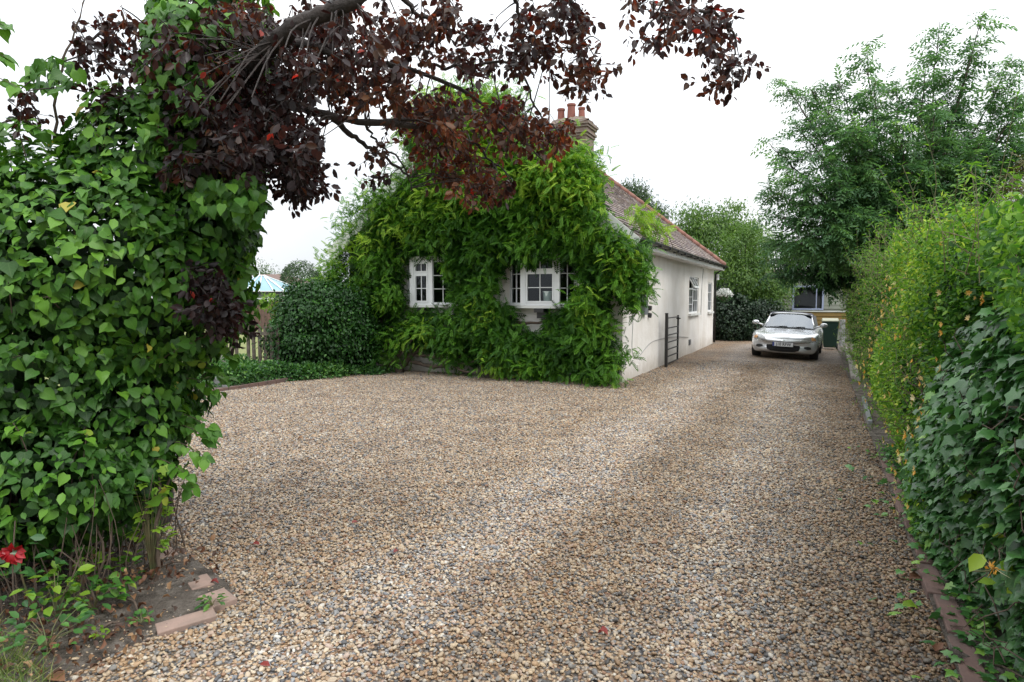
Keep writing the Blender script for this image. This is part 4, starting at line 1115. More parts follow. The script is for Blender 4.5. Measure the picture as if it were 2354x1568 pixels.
def litter():
    # dead leaves caught between stalks, each a loose leaf but uncountable together
    n = 800
    x = rng.uniform(-3.3, -1.75, n); y = rng.uniform(2.6, 3.9, n); z = .04 + rng.uniform(0, .32, n) ** 1.6 * (y > 3.3)
    o = leaves("leaf_litter", T_CURL, np.stack([x, y, z + .01], -1), norm(UP + rng.normal(size=(n, 3)) * .6), norm(rng.normal(size=(n, 3))), rng.uniform(.018, .05, n), rng.uniform(0, 1, n) ** 1.5, M['dead'])
    tag(o, "dry brown fallen leaves caught among the creeper's stalks", "leaf litter", kind="stuff")
    # grass wisps in the corner
    n = 5200
    x = rng.uniform(-3.3, -1.9, n); y = rng.uniform(2.35, 3.4, n)
    k = (y < 2.62 + (-1.93 - x) * .75) & inpoly(x, y, BED)
    x, y = x[k], y[k]; n = len(x)
    o = leaves("grass_tuft", T_BLADE, np.stack([x, y, np.full(n, .02)], -1), norm(rng.normal(size=(n, 3)) * [1, 1, .2]), norm(UP * .9 + rng.normal(size=(n, 3)) * [.7, .7, .3]), rng.uniform(.04, .15, n), rng.uniform(0, 1, n), M['grassb'])
    tag(o, "thin straggling grass growing in the bottom left corner of the soil bed", "grass", kind="stuff")
litter()
def small_plant(name, c, n, r, h, size, m, tpl, label, cat, stems=True, group=None):
    c = np.array(c, float); e = empty(name, c); tag(e, label, cat, group)
    a = rng.uniform(0, 6.28, n); rr = r * np.sqrt(rng.uniform(0.02, 1, n)); z = h * rng.uniform(.25, 1, n)
    p = c + np.stack([rr * np.cos(a), rr * np.sin(a), z], -1)
    d = np.stack([np.cos(a), np.sin(a), rng.uniform(-.3, .5, n)], -1)
    leaves("foliage", tpl, p, norm(UP * 1.2 + d * .3 + rng.normal(size=(n, 3)) * .3), norm(d + rng.normal(size=(n, 3)) * .25), rng.uniform(.7, 1.2, n) * size, rng.uniform(.2, 1, n), m, e)
    if stems:
        s = MB()
        for q in p[::3]: s.tube([np.array([0, 0, 0]), (q - c) * [.4, .4, .6], q - c], [.003, .0022, .0015], 5)
        s.build("stem", M['green_twig'], e)
    return e
small_plant("weed", gp(488, 1392, .03), 26, .05, .05, .04, M['cover'], T_OVAL, "little green weed rooted against the jutting corner paver", "weed")
small_plant("weed", gp(325, 1432, .03), 22, .04, .04, .035, M['cover'], T_OVAL, "tiny weed alone on bare soil left of the long pink paver", "weed")
small_plant("weed", gp(232, 1468, .03), 14, .03, .05, .03, M['lime'], T_OVAL, "tiny pale weed beside the fallen stick at the bed's front", "weed")
small_plant("bramble_seedling", gp(130, 1420, .05), 34, .14, .22, .07, M['lime'], T_OVAL, "yellowing round leaved seedling low in front of the creeper stalks", "plant")
small_plant("dock_plant", gp(215, 1400, .05), 26, .12, .12, .07, M['cover'], T_OVAL, "low dark leafed plant at the foot of the creeper, right of the yellowing seedling", "plant")
small_plant("nettle", gp(110, 1490, .03), 60, .18, .16, .05, M['cover'], T_OVAL, "patch of bright small leaved weeds in the bottom left corner", "weed")
small_plant("creeper_sprig", at(225, 1310, 3.45), 16, .06, .07, .065, M['lime'], T_OVAL, "pale round leafed sprig standing on bare stems before the dark stalks", "plant")
small_plant("spindly_shrub", gp(350, 1330, .03), 70, .10, .62, .05, M['lime'], T_LOBE, "spindly light green sapling rising from the soil at the creeper's right corner", "plant")
small_plant("ivy_patch", (-2.75, 3.25, .02), 150, .42, .34, .06, M['ivy_dark'], T_OVAL, "dark leafy undergrowth beneath the creeper, left of the pale round leafed sprig", "plant", stems=False)
small_plant("ivy_patch", (-2.25, 3.35, .02), 60, .22, .22, .05, M['ivy'], T_IVY, "little patch of creeper leaves trailing on soil below the bare stalks", "plant", stems=False)
def rose():
    c = at(30, 1270, 3.1); e = empty("rose", (c[0], c[1], 0)); tag(e, "single red rose bloom with drooping petals at the photo's lower left edge", "flower")
    n = 12; a = np.linspace(0, 6.28, n, endpoint=False)
    p = c + np.stack([np.cos(a), np.sin(a) * .6, np.sin(a * 2) * .5], -1) * .018
    leaves("petal", T_CURL, p, norm(np.array([.3, -1, .4]) + rng.normal(size=(n, 3)) * .3), norm(np.stack([np.cos(a), np.zeros(n) - .2, np.sin(a) - .5], -1)), np.full(n, .055), rng.uniform(0, 1, n), M['rose'], e)
    s = MB(); s.tube(curve_pts([(0, .12, 0), (-.04, .08, .3), (0, .03, c[2])], 10), .005, 6); s.build("stem", M['green_twig'], e)
    n = 9; p = c + rng.normal(size=(n, 3)) * [.07, .03, .08] + [0, .05, -.02]
    leaves("foliage", T_OVAL, p, norm(np.array([0, -.7, .6]) + rng.normal(size=(n, 3)) * .3), norm(rng.normal(size=(n, 3)) + DOWN * .3), rng.uniform(.05, .085, n), rng.uniform(.2, .6, n), M['ivy_dark'], e)
rose()
def stick(p0, p1, r, label):
    p0, p1 = np.array(p0), np.array(p1); c = (p0 + p1) / 2
    s = MB(); q = curve_pts([p0 - c, (p0 - c) * .3 + [.01, .01, .012], (p1 - c) * .4 + [-.01, .004, .004], p1 - c], 9); s.tube(q, np.linspace(r, r * .5, 9), 6)
    s.tube([q[6], q[6] + [.03, .03, .012]], [r * .5, r * .25], 5)
    o = s.build("stick", M['twig'], smooth=True); o.location = [float(v) for v in c]; tag(o, label, "stick")
stick(gp(232, 1445, .04), gp(275, 1430, .045), .008, "short pale stick lying on the soil by the bottom left weeds")
stick(gp(370, 1303, .035), gp(440, 1290, .035), .006, "thin curved twig lying across bare soil behind the back paver")
stick(gp(285, 1375, .05), gp(335, 1420, .035), .007, "bent fallen twig leaning out from the creeper stalks")
stick(gp(505, 1190, .02), gp(545, 1184, .02), .004, "fine dark twig lying on open gravel right of the creeper")
for i, (px, py, s, m, lab) in enumerate(((484, 1340, .05, 'redleaf', "crimson petal lying on the rear pink paver"), (597, 1254, .06, 'redleaf', "long dry red leaf on the gravel right of the creeper"), (808, 1203, .05, 'redleaf', "small red leaf lying alone mid gravel, up from the photo's bottom"),
        (905, 1272, .05, 'redleaf', "red leaf fallen on gravel left of the drive's middle"), (1398, 1462, .06, 'redleaf', "pinkish red leaf low on the gravel right of centre"), (598, 1528, .05, 'redleaf', "red leaf among large pebbles by the photo's bottom edge"), (697, 1010, .07, 'dead', "orange brown leaf further back on gravel before the fence"),
        (975, 1478, .05, 'dead', "tan curled leaf near the bottom middle of the gravel"), (310, 1440, .07, 'dead', "orange leaf between the long paver and bottom left grass"), (2090, 1330, .09, 'dead', "tan fallen leaf beside the right edging bricks, the farther one"), (2150, 1500, .10, 'dead', "broad buff leaf against the nearest right edging bricks"), (2072, 1397, .09, 'lime', "pale green willow like leaf lying near the right edging"),
        (110, 1555, .10, 'dead', "large orange brown curled leaf in the bottom left corner"), (545, 1218, .05, 'dead', "small bright orange leaf fragment beside a dark twig"))):
    p = gp(px, py, .022); z = gz(p[0], p[1]) + .026
    o = leaves("fallen_leaf", T_CURL, np.array([[0, 0, 0.0]]), np.array([[.1, -.25, 1.0]]), norm(rng.normal(size=(1, 3)) * [1, .5, 0]), np.array([s]), np.array([rng.uniform(.3, 1)]), M[m], None, off=np.zeros(3))
    o.location = (float(p[0]), float(p[1]), float(z)); tag(o, lab, "leaf", "fallen leaves scattered on the gravel")

# ================================================================== PURPLE PLUM TREE
plum = empty("purple_plum_tree", (-2.6, 4.5, 0))
tag(plum, "dark purple leaved plum tree arching over the drive from the upper left", "tree")
def plum_tree():
    off = loc_of(plum)
    tr = MB()
    trunk = curve_pts([(-2.62, 4.55, -.05), (-2.55, 4.5, 1.0), (-2.25, 4.45, 1.9), at(500, 330, 4.3), at(555, 215, 4.2)], 26, .012)
    tr.tube(trunk - off, np.linspace(.15, .085, 26), 10); tr.build("trunk", M['bark_plum'], plum, smooth=True)
    nodes = []
    def limb(pts, r0, r1, n=24):
        q = curve_pts([at(*p) for p in pts], n, .006)
        b = MB(); b.tube(q - off, np.linspace(r0, r1, n) * rng.uniform(.88, 1.12, n), 8); b.build("branch", M['bark_plum'], plum, smooth=True)
        nodes.extend(list(q))
        return q
    limb([(550, 220, 4.2), (600, 130, 3.8), (650, 85, 3.65), (720, 40, 3.55), (800, 8, 3.5), (930, -60, 3.5), (1200, -150, 3.6), (1480, -60, 3.7)], .062, .02, 40)
    limb([(552, 225, 4.2), (620, 235, 4.0), (700, 250, 3.9), (765, 268, 3.9), (860, 283, 3.95), (960, 290, 4.1), (1040, 310, 4.45), (1100, 340, 4.55), (1135, 378, 4.6)], .034, .007, 36)
    limb([(760, 268, 4.1), (800, 305, 4.15), (850, 340, 4.2), (905, 378, 4.25), (945, 408, 4.3)], .022, .005)
    limb([(840, 282, 4.15), (870, 330, 4.2), (920, 370, 4.2), (948, 440, 4.25)], .010, .004)
    limb([(620, 110, 4.05), (700, 100, 3.9), (800, 140, 3.9), (900, 150, 3.95), (1000, 180, 4.0), (1090, 220, 4.1), (1160, 290, 4.2), (1250, 370, 4.3)], .028, .004, 30)
    limb([(960, 150, 3.95), (1060, 150, 4.0), (1180, 150, 4.0), (1232, 245, 4.1), (1265, 330, 4.3)], .012, .004)
    limb([(860, 283, 4.15), (960, 275, 4.2), (1060, 262, 4.3), (1180, 268, 4.4), (1290, 300, 4.5)], .018, .004)
    limb([(900, -40, 3.65), (960, 30, 3.8), (1060, 80, 3.9), (1120, 110, 4.0)], .018, .004)
    limb([(1150, -120, 3.6), (1190, 20, 3.8), (1205, 120, 3.9)], .016, .005)
    limb([(1280, -110, 3.6), (1330, 60, 3.8), (1335, 150, 3.9), (1360, 210, 3.95)], .018, .004)
    limb([(1480, -60, 3.7), (1560, 20, 3.7), (1640, 30, 3.7), (1690, 90, 3.75), (1665, 190, 3.8)], .014, .003)
    limb([(1560, 20, 3.7), (1520, 40, 3.7), (1470, 10, 3.7)], .008, .003)
    limb([(540, 240, 4.2), (470, 180, 4.1), (400, 120, 4.0), (330, 60, 3.9), (250, 60, 3.9), (180, 130, 3.9)], .03, .004)
    limb([(500, 330, 4.2), (420, 300, 4.0), (330, 250, 3.9), (250, 230, 3.9)], .02, .004)
    limb([(560, 240, 4.2), (620, 320, 4.0), (660, 400, 3.95), (690, 440, 3.95)], .02, .004)
    nodes_ = np.array(nodes)
    # leafy sprays: cx, cy, rx, ry, distance, spread, sprays
    CL = [(420, 110, 90, 100, 3.95, .3, 60), (480, 250, 100, 90, 3.85, .3, 84), (560, 330, 80, 70, 3.8, .25, 62), (640, 330, 90, 80, 3.85, .3, 84), (685, 415, 50, 45, 3.9, .2, 30), (640, 200, 90, 80, 4.0, .35, 60), (720, 120, 100, 90, 4.0, .35, 80),
          (800, 200, 80, 60, 4.1, .3, 48), (860, 90, 90, 80, 4.0, .35, 56), (920, 200, 80, 50, 4.1, .3, 40), (960, 280, 70, 45, 4.3, .3, 34), (1030, 265, 80, 50, 4.35, .3, 44), (1060, 370, 60, 60, 4.45, .25, 46), (1110, 430, 60, 40, 4.5, .2, 36),
          (1000, 340, 40, 40, 4.4, .2, 18), (1150, 270, 70, 45, 4.4, .25, 36), (1220, 300, 60, 32, 4.4, .25, 30), (1275, 310, 45, 38, 4.45, .2, 26), (1000, 110, 80, 60, 3.9, .3, 20), (1090, 140, 50, 50, 4.0, .25, 20), (1120, 60, 40, 35, 3.9, .2, 10), (1205, 60, 24, 60, 3.9, .15, 20), (1195, 150, 40, 36, 4.0, .15, 16),
          (1310, 50, 50, 55, 3.8, .2, 34), (1330, 160, 60, 55, 3.95, .2, 28), (1255, 130, 30, 60, 4.0, .15, 9), (1590, 20, 85, 28, 3.7, .2, 26), (1530, 85, 50, 30, 3.7, .15, 11), (1640, 85, 52, 50, 3.75, .2, 26), (1680, 150, 32, 34, 3.8, .15, 12), (1652, 185, 22, 18, 3.8, .1, 5), (1480, 10, 40, 14, 3.7, .1, 5),
          (250, 80, 60, 50, 3.9, .2, 12), (200, 130, 40, 40, 3.9, .2, 8), (300, 140, 50, 50, 3.95, .2, 14), (255, 215, 40, 25, 3.9, .15, 7), (60, 250, 50, 30, 3.7, .15, 6), (232, 280, 14, 8, 3.9, .05, 2), (870, 350, 20, 36, 4.2, .1, 6), (878, 412, 18, 14, 4.2, .06, 3), (960, 60, 60, 50, 3.8, .2, 12), (1040, 20, 50, 25, 3.8, .2, 10),
          (485, 700, 45, 50, 3.75, .12, 30), (520, 740, 26, 34, 3.8, .1, 12), (470, 640, 40, 30, 3.75, .1, 12), (440, 380, 60, 50, 3.7, .2, 16), (760, 40, 80, 50, 3.9, .3, 30), (560, 60, 90, 60, 4.05, .3, 44)]
    P = []; N = []; T = []; S = []; C = []; tw = MB()
    for cx, cy, rx, ry, D, sp, k in CL:
        k = max(2, int(k * ((.62 if cy > 180 else .66) if cx > 690 else .95) + .5)); D -= .02
        base_t = rng.uniform(-.05, .08) + (.22 if (cx > 880 and cy > 180) else 0.0) + (-.22 if (cx < 720 and cy > 120) else 0)
        for _ in range(k):
            a = rng.uniform(0, 6.28); q = rng.uniform(0, 1) ** .6
            c = at(cx + rx * q * math.cos(a), cy + ry * q * math.sin(a), D + rng.normal() * sp)
            L = rng.uniform(.12, .26)
            dn = norm(rng.normal(size=3) * [1, 1, .5] + DOWN * .55)
            e = c + dn * L * .6; b = c - dn * L * .4
            q3 = curve_pts([b, c + rng.normal(size=3) * .012, e], 7)
            tw.tube(q3 - off, np.linspace(.0028, .001, 7), 4, cap=False)
            if rng.uniform() < .5:
                j = np.argmin(np.linalg.norm(nodes_ - b, axis=1)); nn_ = nodes_[j]
                if np.linalg.norm(nn_ - b) < .7:
                    tw.tube(curve_pts([nn_, (nn_ + b) / 2 + UP * .03 + rng.normal(size=3) * .015, b], 6) - off, np.linspace(.005, .0028, 6), 4, cap=False)
            tn = base_t + rng.normal(.42, .16)
            for j in range(7):
                for s in range(2 if j < 6 else 3):
                    side = norm(np.cross(dn, rng.normal(size=3)))
                    t_ = norm(dn * .5 + side * .8 + DOWN * .45)
                    P.append(q3[j] + side * .012); T.append(t_); N.append(norm(rng.normal(size=3) + UP * .5 + np.array([0, -.5, 0]))); S.append(rng.uniform(.034, .062)); C.append(tn + rng.normal() * .12)
    C = np.clip(np.array(C), 0, .95); C[rng.uniform(0, 1, len(C)) < .006] = 1.0
    leaves("crown", T_OVAL, np.array(P), np.array(N), np.array(T), np.array(S), C, M['plum'], plum)
    tw.build("twig", M['bark_plum'], plum)["kind"] = "stuff"
    # bare shoot upper left
    s = MB(); s.tube(curve_pts([at(125, 330, 3.9), at(135, 200, 3.9), at(160, 100, 3.9), at(198, -10, 3.9)], 14, .006) - off, np.linspace(.010, .004, 14), 6)
    for u in (60, 30, 110): s.tube([at(175, u, 3.9) - off, at(160 + u * .1, u - 16, 3.9) - off], [.003, .001], 4)
    s.build("bare_shoot", M['twig'], plum)
    s = MB(); s.tube(curve_pts([at(225, 350, 4.1), at(212, 300, 4.1), at(200, 285, 4.1)], 8, .01) - off, np.linspace(.014, .006, 8), 6)
    s.tube(curve_pts([at(200, 290, 4.1), at(260, 286, 4.1), at(160, 296, 4.1)], 8, .01) - off, .003, 4); s.build("dead_snag", M['twig'], plum)
plum_tree()
def trunk_ivy():
    e = empty("tree_ivy", (-1.9, 4.3, 0)); tag(e, "light green creeper climbing among the purple leaves up the plum trunk", "creeper")
    P = []
    for px, py, rx, ry, D, k in ((400, 60, 70, 60, 3.75, 240), (350, 150, 30, 60, 3.8, 90), (440, 200, 50, 80, 3.7, 120), (350, 290, 30, 60, 3.8, 90), (500, 450, 60, 40, 3.6, 130), (560, 460, 50, 60, 3.65, 170), (480, 60, 60, 50, 3.9, 90), (120, 170, 60, 40, 3.7, 70)):
        a = rng.uniform(0, 6.28, k); q = rng.uniform(0, 1, k) ** .5
        for i in range(k): P.append(at(px + rx * q[i] * math.cos(a[i]), py + ry * q[i] * math.sin(a[i]), D + rng.normal() * .12))
    P = np.array(P); n = len(P); N, T = orient(norm(np.tile([.1, -1, .2], (n, 1)) + rng.normal(size=(n, 3)) * .4), .5, .35)
    leaves("foliage", T_IVY, P, N, T, rng.uniform(.04, .08, n), rng.uniform(.35, .9, n), M['ivy'], e)
trunk_ivy()

# ================================================================== RIGHT HEDGES (run along the drive)
HL0 = np.array([1.98, 2.66, 0.0]); Cc = -B          # Cc points away from the drive
def hedge_pts(n, t0, t1, q0, q1, z0, z1, face=.75, qs=1.0):
    """outer skin of a bulging hedge: drive face, top, and near end"""
    t = t0 + (t1 - t0) * rng.uniform(0, 1, n)
    v = rng.uniform(0, 1, n)
    top = rng.uniform(0, 1, n) > face
    z = np.where(top, z1 - rng.uniform(0, .15, n), z0 + (z1 - z0) * v)
    bul = .10 * np.sin(np.clip((z - z0) / (z1 - z0), 0, 1) * 3.0)
    q0 = q0 + (.10 + .16 * sm((t - 4) / 5)) * qs
    q = np.where(top, q0 + (q1 - q0) * v, q0 - bul + rng.exponential(.10, n))
    z = z * (.95 + .10 * np.sin(t * 2.1) * np.sin(t * .83 + 1) + .04 * np.sin(t * 5.3 + q * 3))
    p = HL0 + A * t[:, None] + Cc * q[:, None] + UP * z[:, None]
    l = lump(p, 1.2)
    nn = np.where(top[:, None], UP[None], -Cc[None] * 1.0)
    p = p + nn * (l * (.26 if qs else .13))[:, None]
    return p, norm(nn + rng.normal(size=(n, 3)) * .25), l, t
hh = empty("honeysuckle_hedge", HL0 + A * 7 + Cc * .6)
tag(hh, "long yellow green honeysuckle hedge dotted with orange flowers along the drive's right side", "hedge")
def honey():
    P = []; N = []; C = []; S = []
    for n, t0, t1, z1, s in ((5000, -.6, 2.0, -1, .042), (7500, .9, 2.2, .6, .042), (36000, 1.35, 6.0, 2.25, .038), (36000, 6.0, 11.5, 2.36, .046), (18000, 11.5, 20, 2.2, .065)):
        p, nn, l, t = hedge_pts(n, t0, t1, 0.08, 1.3, (.35 if z1 == .6 else .05) if z1 > 0 else 1.5, (2.1 if z1 == .6 else z1) if z1 > 0 else 2.0, .7)
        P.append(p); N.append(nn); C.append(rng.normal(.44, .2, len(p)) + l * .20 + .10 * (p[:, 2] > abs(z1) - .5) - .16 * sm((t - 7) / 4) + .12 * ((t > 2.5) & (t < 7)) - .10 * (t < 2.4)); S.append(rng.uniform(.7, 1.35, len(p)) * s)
    P, N, C, S = map(np.concatenate, (P, N, C, S)); n = len(P)
    nn = norm(N * .9 + UP * .8 + rng.normal(size=(n, 3)) * .35); T = norm(N * .3 + DOWN * .3 + rng.normal(size=(n, 3)) * .8)
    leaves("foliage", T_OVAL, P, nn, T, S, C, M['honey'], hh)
    # arching shoots above the top
    st = MB(); off = loc_of(hh); P = []; N = []; T = []; C = []; S = []
    def shoot(b, tipp, k, s=.06, tone=.8):
        q = curve_pts([b, (np.array(b) + tipp) / 2 + rng.normal(size=3) * .05, tipp], k)
        st.tube(q - off, np.linspace(.003, .0015, k), 4)
        for j in range(1, k):
            dr = norm(q[j] - q[j - 1])
            for sd in (-1, 1):
                side = norm(np.cross(dr, [0.2, .9, .3]) * sd + rng.normal(size=3) * .3)
                T.append(norm(side + dr * .5)); P.append(q[j]); N.append(norm(UP * .4 + dr + rng.normal(size=3) * .2)); S.append(s * rng.uniform(.6, 1.2)); C.append(tone + rng.normal() * .1)
    for a, b, k in (((2250, 560, 5.2), (2208, 392, 5.0), 14), ((2230, 520, 5.2), (2165, 452, 5.0), 10), ((2160, 520, 5.4), (2068, 495, 5.1), 12), ((2300, 560, 5.0), (2320, 455, 4.8), 10), ((2340, 580, 4.8), (2352, 430, 4.7), 9), ((2200, 560, 5.6), (2230, 470, 5.6), 9), ((2140, 580, 6), (2120, 530, 6), 7), ((2260, 560, 5.2), (2290, 470, 5.0), 9), ((2190, 600, 5.4), (2100, 570, 5.2), 9),
                    ((2100, 640, 7), (2060, 590, 7), 8), ((2050, 660, 8.2), (2030, 610, 8.2), 8), ((2320, 640, 4.2), (2240, 600, 4.1), 9), ((2350, 560, 4.2), (2290, 520, 4.2), 9)):
        shoot(at(*a), at(*b), k)
    for _ in range(420):
        t = rng.uniform(.4, 12); z1 = (1.9 if t < 1.5 else 2.15) + rng.uniform(-.1, .25)
        b = HL0 + A * t + Cc * rng.uniform(-.05, 1.1) + UP * (z1 - .2)
        shoot(b, b + UP * rng.uniform(.15, .62) + rng.normal(size=3) * .16, 8, .045, .6)
    for _ in range(420):
        t = rng.uniform(2.4, 15); z = rng.uniform(.3, 1.8)
        b = HL0 + A * t + Cc * .0 + UP * z
        shoot(b, b - Cc * rng.uniform(.05, .18) + UP * rng.uniform(-.1, .2) + rng.normal(size=3) * .08, 6, .036, .62)
    leaves("shoot_leaves", T_LEAF, np.array(P), np.array(N), np.array(T), np.array(S), np.array(C), M['honey'], hh)
    st.build("shoot_stem", M['green_twig'], hh)["kind"] = "stuff"
    # flowers: whorls of slim petals
    P = []; N = []; T = []; C = []; S = []
    for _ in range(620):
        p, nn, l, t = hedge_pts(1, 1.2, 13, 0.02, .8, .15, 1.95, .8)
        c = p[0] + nn[0] * .06; tn = rng.uniform(0, 1); k = 7; sz = rng.uniform(.022, .038)
        u = norm(np.cross(nn[0], UP + .01)); v = np.cross(nn[0], u)
        for j in range(k):
            a = 6.28 * j / k + rng.normal() * .2; d = norm((u * math.cos(a) + v * math.sin(a)) + nn[0] * .8)
            P.append(c); T.append(d); N.append(norm(nn[0] - d * .3)); C.append(tn + rng.normal() * .1); S.append(sz)
    o = leaves("flower", T_LEAF, np.array(P), np.array(N), np.array(T), np.array(S), np.array(C), M['flower'], hh); o["kind"] = "stuff"
    # woody heart of the hedge
    st = MB()
    for _ in range(200):
        t = rng.uniform(2.2, 19); b = HL0 + A * t + Cc * rng.uniform(.75, 1.0); e = b + UP * rng.uniform(1.0, 1.6) + rng.normal(size=3) * .1
        st.tube(curve_pts([b, (b + e) / 2 + rng.normal(size=3) * .05, e], 6) - off, np.linspace(.02, .006, 6), 5)
    st.build("stem", M['twig'], hh)["kind"] = "stuff"
    p, nn, l, t = hedge_pts(34000, 1.7, 19.5, .20, 1.2, .02, 2.2, .75)
    p = p + Cc * rng.uniform(.0, .35, len(p))[:, None] - UP * rng.uniform(0, .15, len(p))[:, None]; p = p[p[:, 2] > .03]
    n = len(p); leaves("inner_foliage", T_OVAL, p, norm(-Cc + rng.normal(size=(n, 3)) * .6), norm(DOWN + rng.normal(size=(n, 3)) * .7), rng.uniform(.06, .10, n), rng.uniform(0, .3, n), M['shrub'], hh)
honey()
dk = empty("ivy_hedge", HL0 + A * 1.2 + Cc * .6)
tag(dk, "dark glossy ivy hedge with lobed leaves filling the lower right corner", "hedge")
def dark_ivy():
    P = []; N = []; C = []
    for n, t0, t1, z0, z1 in ((9500, -2.1, 1.65, .02, 1.52), (700, 1.6, 2.8, .1, .95)):
        p, nn, l, t = hedge_pts(n, t0, t1, .10, 1.4, z0, z1, .72, qs=0)
        k = (t < 2.3) | (rng.uniform(0, 1, n) < .65 * (1 - (t - 2.2) / 2.2))
        P.append(p[k]); N.append(nn[k]); C.append(rng.normal(.42, .2, k.sum()) + l[k] * .1)
    P, N, C = map(np.concatenate, (P, N, C)); n = len(P); nn, T = orient(N, .95, .40, .55, .65)
    C = np.clip(C, 0, .92); C[rng.uniform(0, 1, n) < .02] = 1
    leaves("foliage", T_LOBE, P, nn, T, rng.uniform(.045, .088, n), C, M['ivy_dark'], dk)
    p, nn, l, t = hedge_pts(6500, -2.1, 3.5, .2, 1.4, .02, 1.4, .75, qs=0); n = len(p); p = p + Cc * rng.uniform(0, .3, n)[:, None]
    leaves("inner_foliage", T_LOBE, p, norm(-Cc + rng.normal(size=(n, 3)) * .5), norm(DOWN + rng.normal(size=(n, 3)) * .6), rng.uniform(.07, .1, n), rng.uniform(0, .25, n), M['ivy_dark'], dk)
    # creeping ivy at the foot, spilling over the bricks
    n = 900; t = rng.uniform(-1.6, 4.5, n); q = .16 - rng.exponential(.09, n)
    p = HL0 + A * t[:, None] + Cc * q[:, None] + UP * (.03 + rng.uniform(0, .06, n))[:, None]
    leaves("runner_leaves", T_LOBE, p, norm(UP + rng.normal(size=(n, 3)) * .35), norm(-Cc + rng.normal(size=(n, 3)) * .8 * [1, 1, .3]), rng.uniform(.03, .06, n), rng.uniform(.3, 1, n), M['ivy_dark'], dk)
    st = MB(); off = loc_of(dk)
    for _ in range(110):
        t0 = rng.uniform(-.8, 3.2); b = HL0 + A * t0 + Cc * .12 + UP * rng.uniform(.05, 1.3); e = b + A * rng.uniform(-.3, .3) - Cc * rng.uniform(.05, .16) + UP * rng.uniform(-.2, .3)
        st.tube(curve_pts([b, (b + e) / 2, e], 6, .015) - off, np.linspace(.004, .002, 6), 5)
    st.build("stem", M['twig'], dk)["kind"] = "stuff"
    P = []; T = []; N = []; S = []; C = []
    for px, py, D, tn, s in ((2260, 1275, 2.55, .9, .11), (2330, 1295, 2.5, .7, .11), (2340, 1350, 2.5, .9, .08), (2290, 1340, 2.55, .8, .07), (2345, 1240, 2.6, 1, .07), (2310, 1230, 2.6, 1, .06)):
        P.append(at(px, py, D)); T.append(norm(np.array([-.5, -.3, -.4]) + rng.normal(size=3) * .4)); N.append(norm(np.array([-.2, -.5, .8]))); S.append(s); C.append(tn)
    leaves("broad_foliage", T_OVAL, np.array(P), np.array(N), np.array(T), np.array(S) * .9, np.array(C), M['honey'], dk)
dark_ivy()
fe = empty("honeysuckle_flower", at(2285, 1305, 2.5)); tag(fe, "spidery cream and orange honeysuckle bloom on the ivy hedge at lower right", "flower")
def bloom():
    c = np.array(fe.location); P = []; T = []; N = []; C = []
    for j in range(11):
        d = norm(np.array([-.4, -.5, .1]) + rng.normal(size=3) * .7); P.append(c); T.append(d); N.append(norm(rng.normal(size=3))); C.append(0 if j < 4 else 1)
    leaves("petal", T_BLADE, np.array(P), np.array(N), np.array(T), rng.uniform(.05, .09, 11) , np.array(C), M['flower'], fe)
    n = 8; leaves("bud", T_LEAF, np.tile(c, (n, 1)) + rng.normal(size=(n, 3)) * .008, norm(rng.normal(size=(n, 3))), norm(rng.normal(size=(n, 3)) + [-.3, -.4, .2]), np.full(n, .035), np.zeros(n), M['flower'], fe)
    s = MB(); s.tube(curve_pts([(0, 0, 0), (.02, .06, -.04), (.06, .2, -.1)], 8), .003, 5); s.build("stem", M['green_twig'], fe)
bloom()
# ================================================================== SPORTS CAR
def paint(name, c, rough=.28):
    m, t, p, o = newmat(name)
    n = noise(t, 300, 2); r = ramp(t, [(.3, c), (.7, tuple(v * .9 for v in c))]); t.links.new(n.outputs["Fac"], r.inputs[0])
    n2 = noise(t, 3, 5); r2 = ramp(t, [(.4, (1, 1, 1)), (.75, (.82, .79, .74))]); t.links.new(n2.outputs["Fac"], r2.inputs[0])
    t.links.new(mixc(t, 1.0, r.outputs[0], r2.outputs[0], 'MULTIPLY'), p.inputs["Base Color"])
    p.inputs["Metallic"].default_value = .55; p.inputs["Roughness"].default_value = rough
    p.inputs["Coat Weight"].default_value = .7; p.inputs["Coat Roughness"].default_value = .06
    return m
M['silver'] = paint("silver_paint", (.76, .78, .81), .27)
M['grille'] = plain("grille_mesh", (.008, .008, .009), (.012, .012, .012), .9, 40)
M['softtop'] = plain("soft_top_fabric", (.045, .045, .06), (.06, .06, .075), .85, 20)
M['tyre'] = plain("tyre_rubber", (.015, .015, .015), (.025, .024, .022), .85, 20)
M['alloy'] = plain("alloy", (.5, .5, .5), (.4, .4, .4), .35, 5, metal=.8)
M['chrome'] = plain("chrome", (.75, .75, .76), (.7, .7, .7), .12, 5, metal=1)
M['lamp'] = plain("headlight_lens", (.34, .34, .31), (.14, .14, .14), .1, 14, coat=1)
M['amber'] = plain("amber_lens", (.6, .30, .12), (.5, .25, .1), .2, 5, coat=1)
M['plate'] = plain("number_plate", (.75, .76, .78), (.72, .73, .75), .4, 2)
M['ink'] = plain("black_ink", (.01, .01, .012), None, .5, 2)
M['blue'] = plain("blue_band", (.05, .08, .35), None, .5, 2)
M['seat'] = plain("seat_leather", (.22, .21, .20), (.15, .14, .14), .6, 5)
CA = R(90 - 27.5)
cp = at(1809, 822, 18.6)
cl_x, cl_y = at(1813, 760, 19.3)[:2]
car = empty("sports_car", (cl_x, cl_y, gz(cl_x, cl_y)), math.pi + CA)
tag(car, "silver two seat convertible with dark soft top parked nose forward at the drive's end", "car")
car.rotation_euler = (R(-2.2), 0, math.pi + CA)
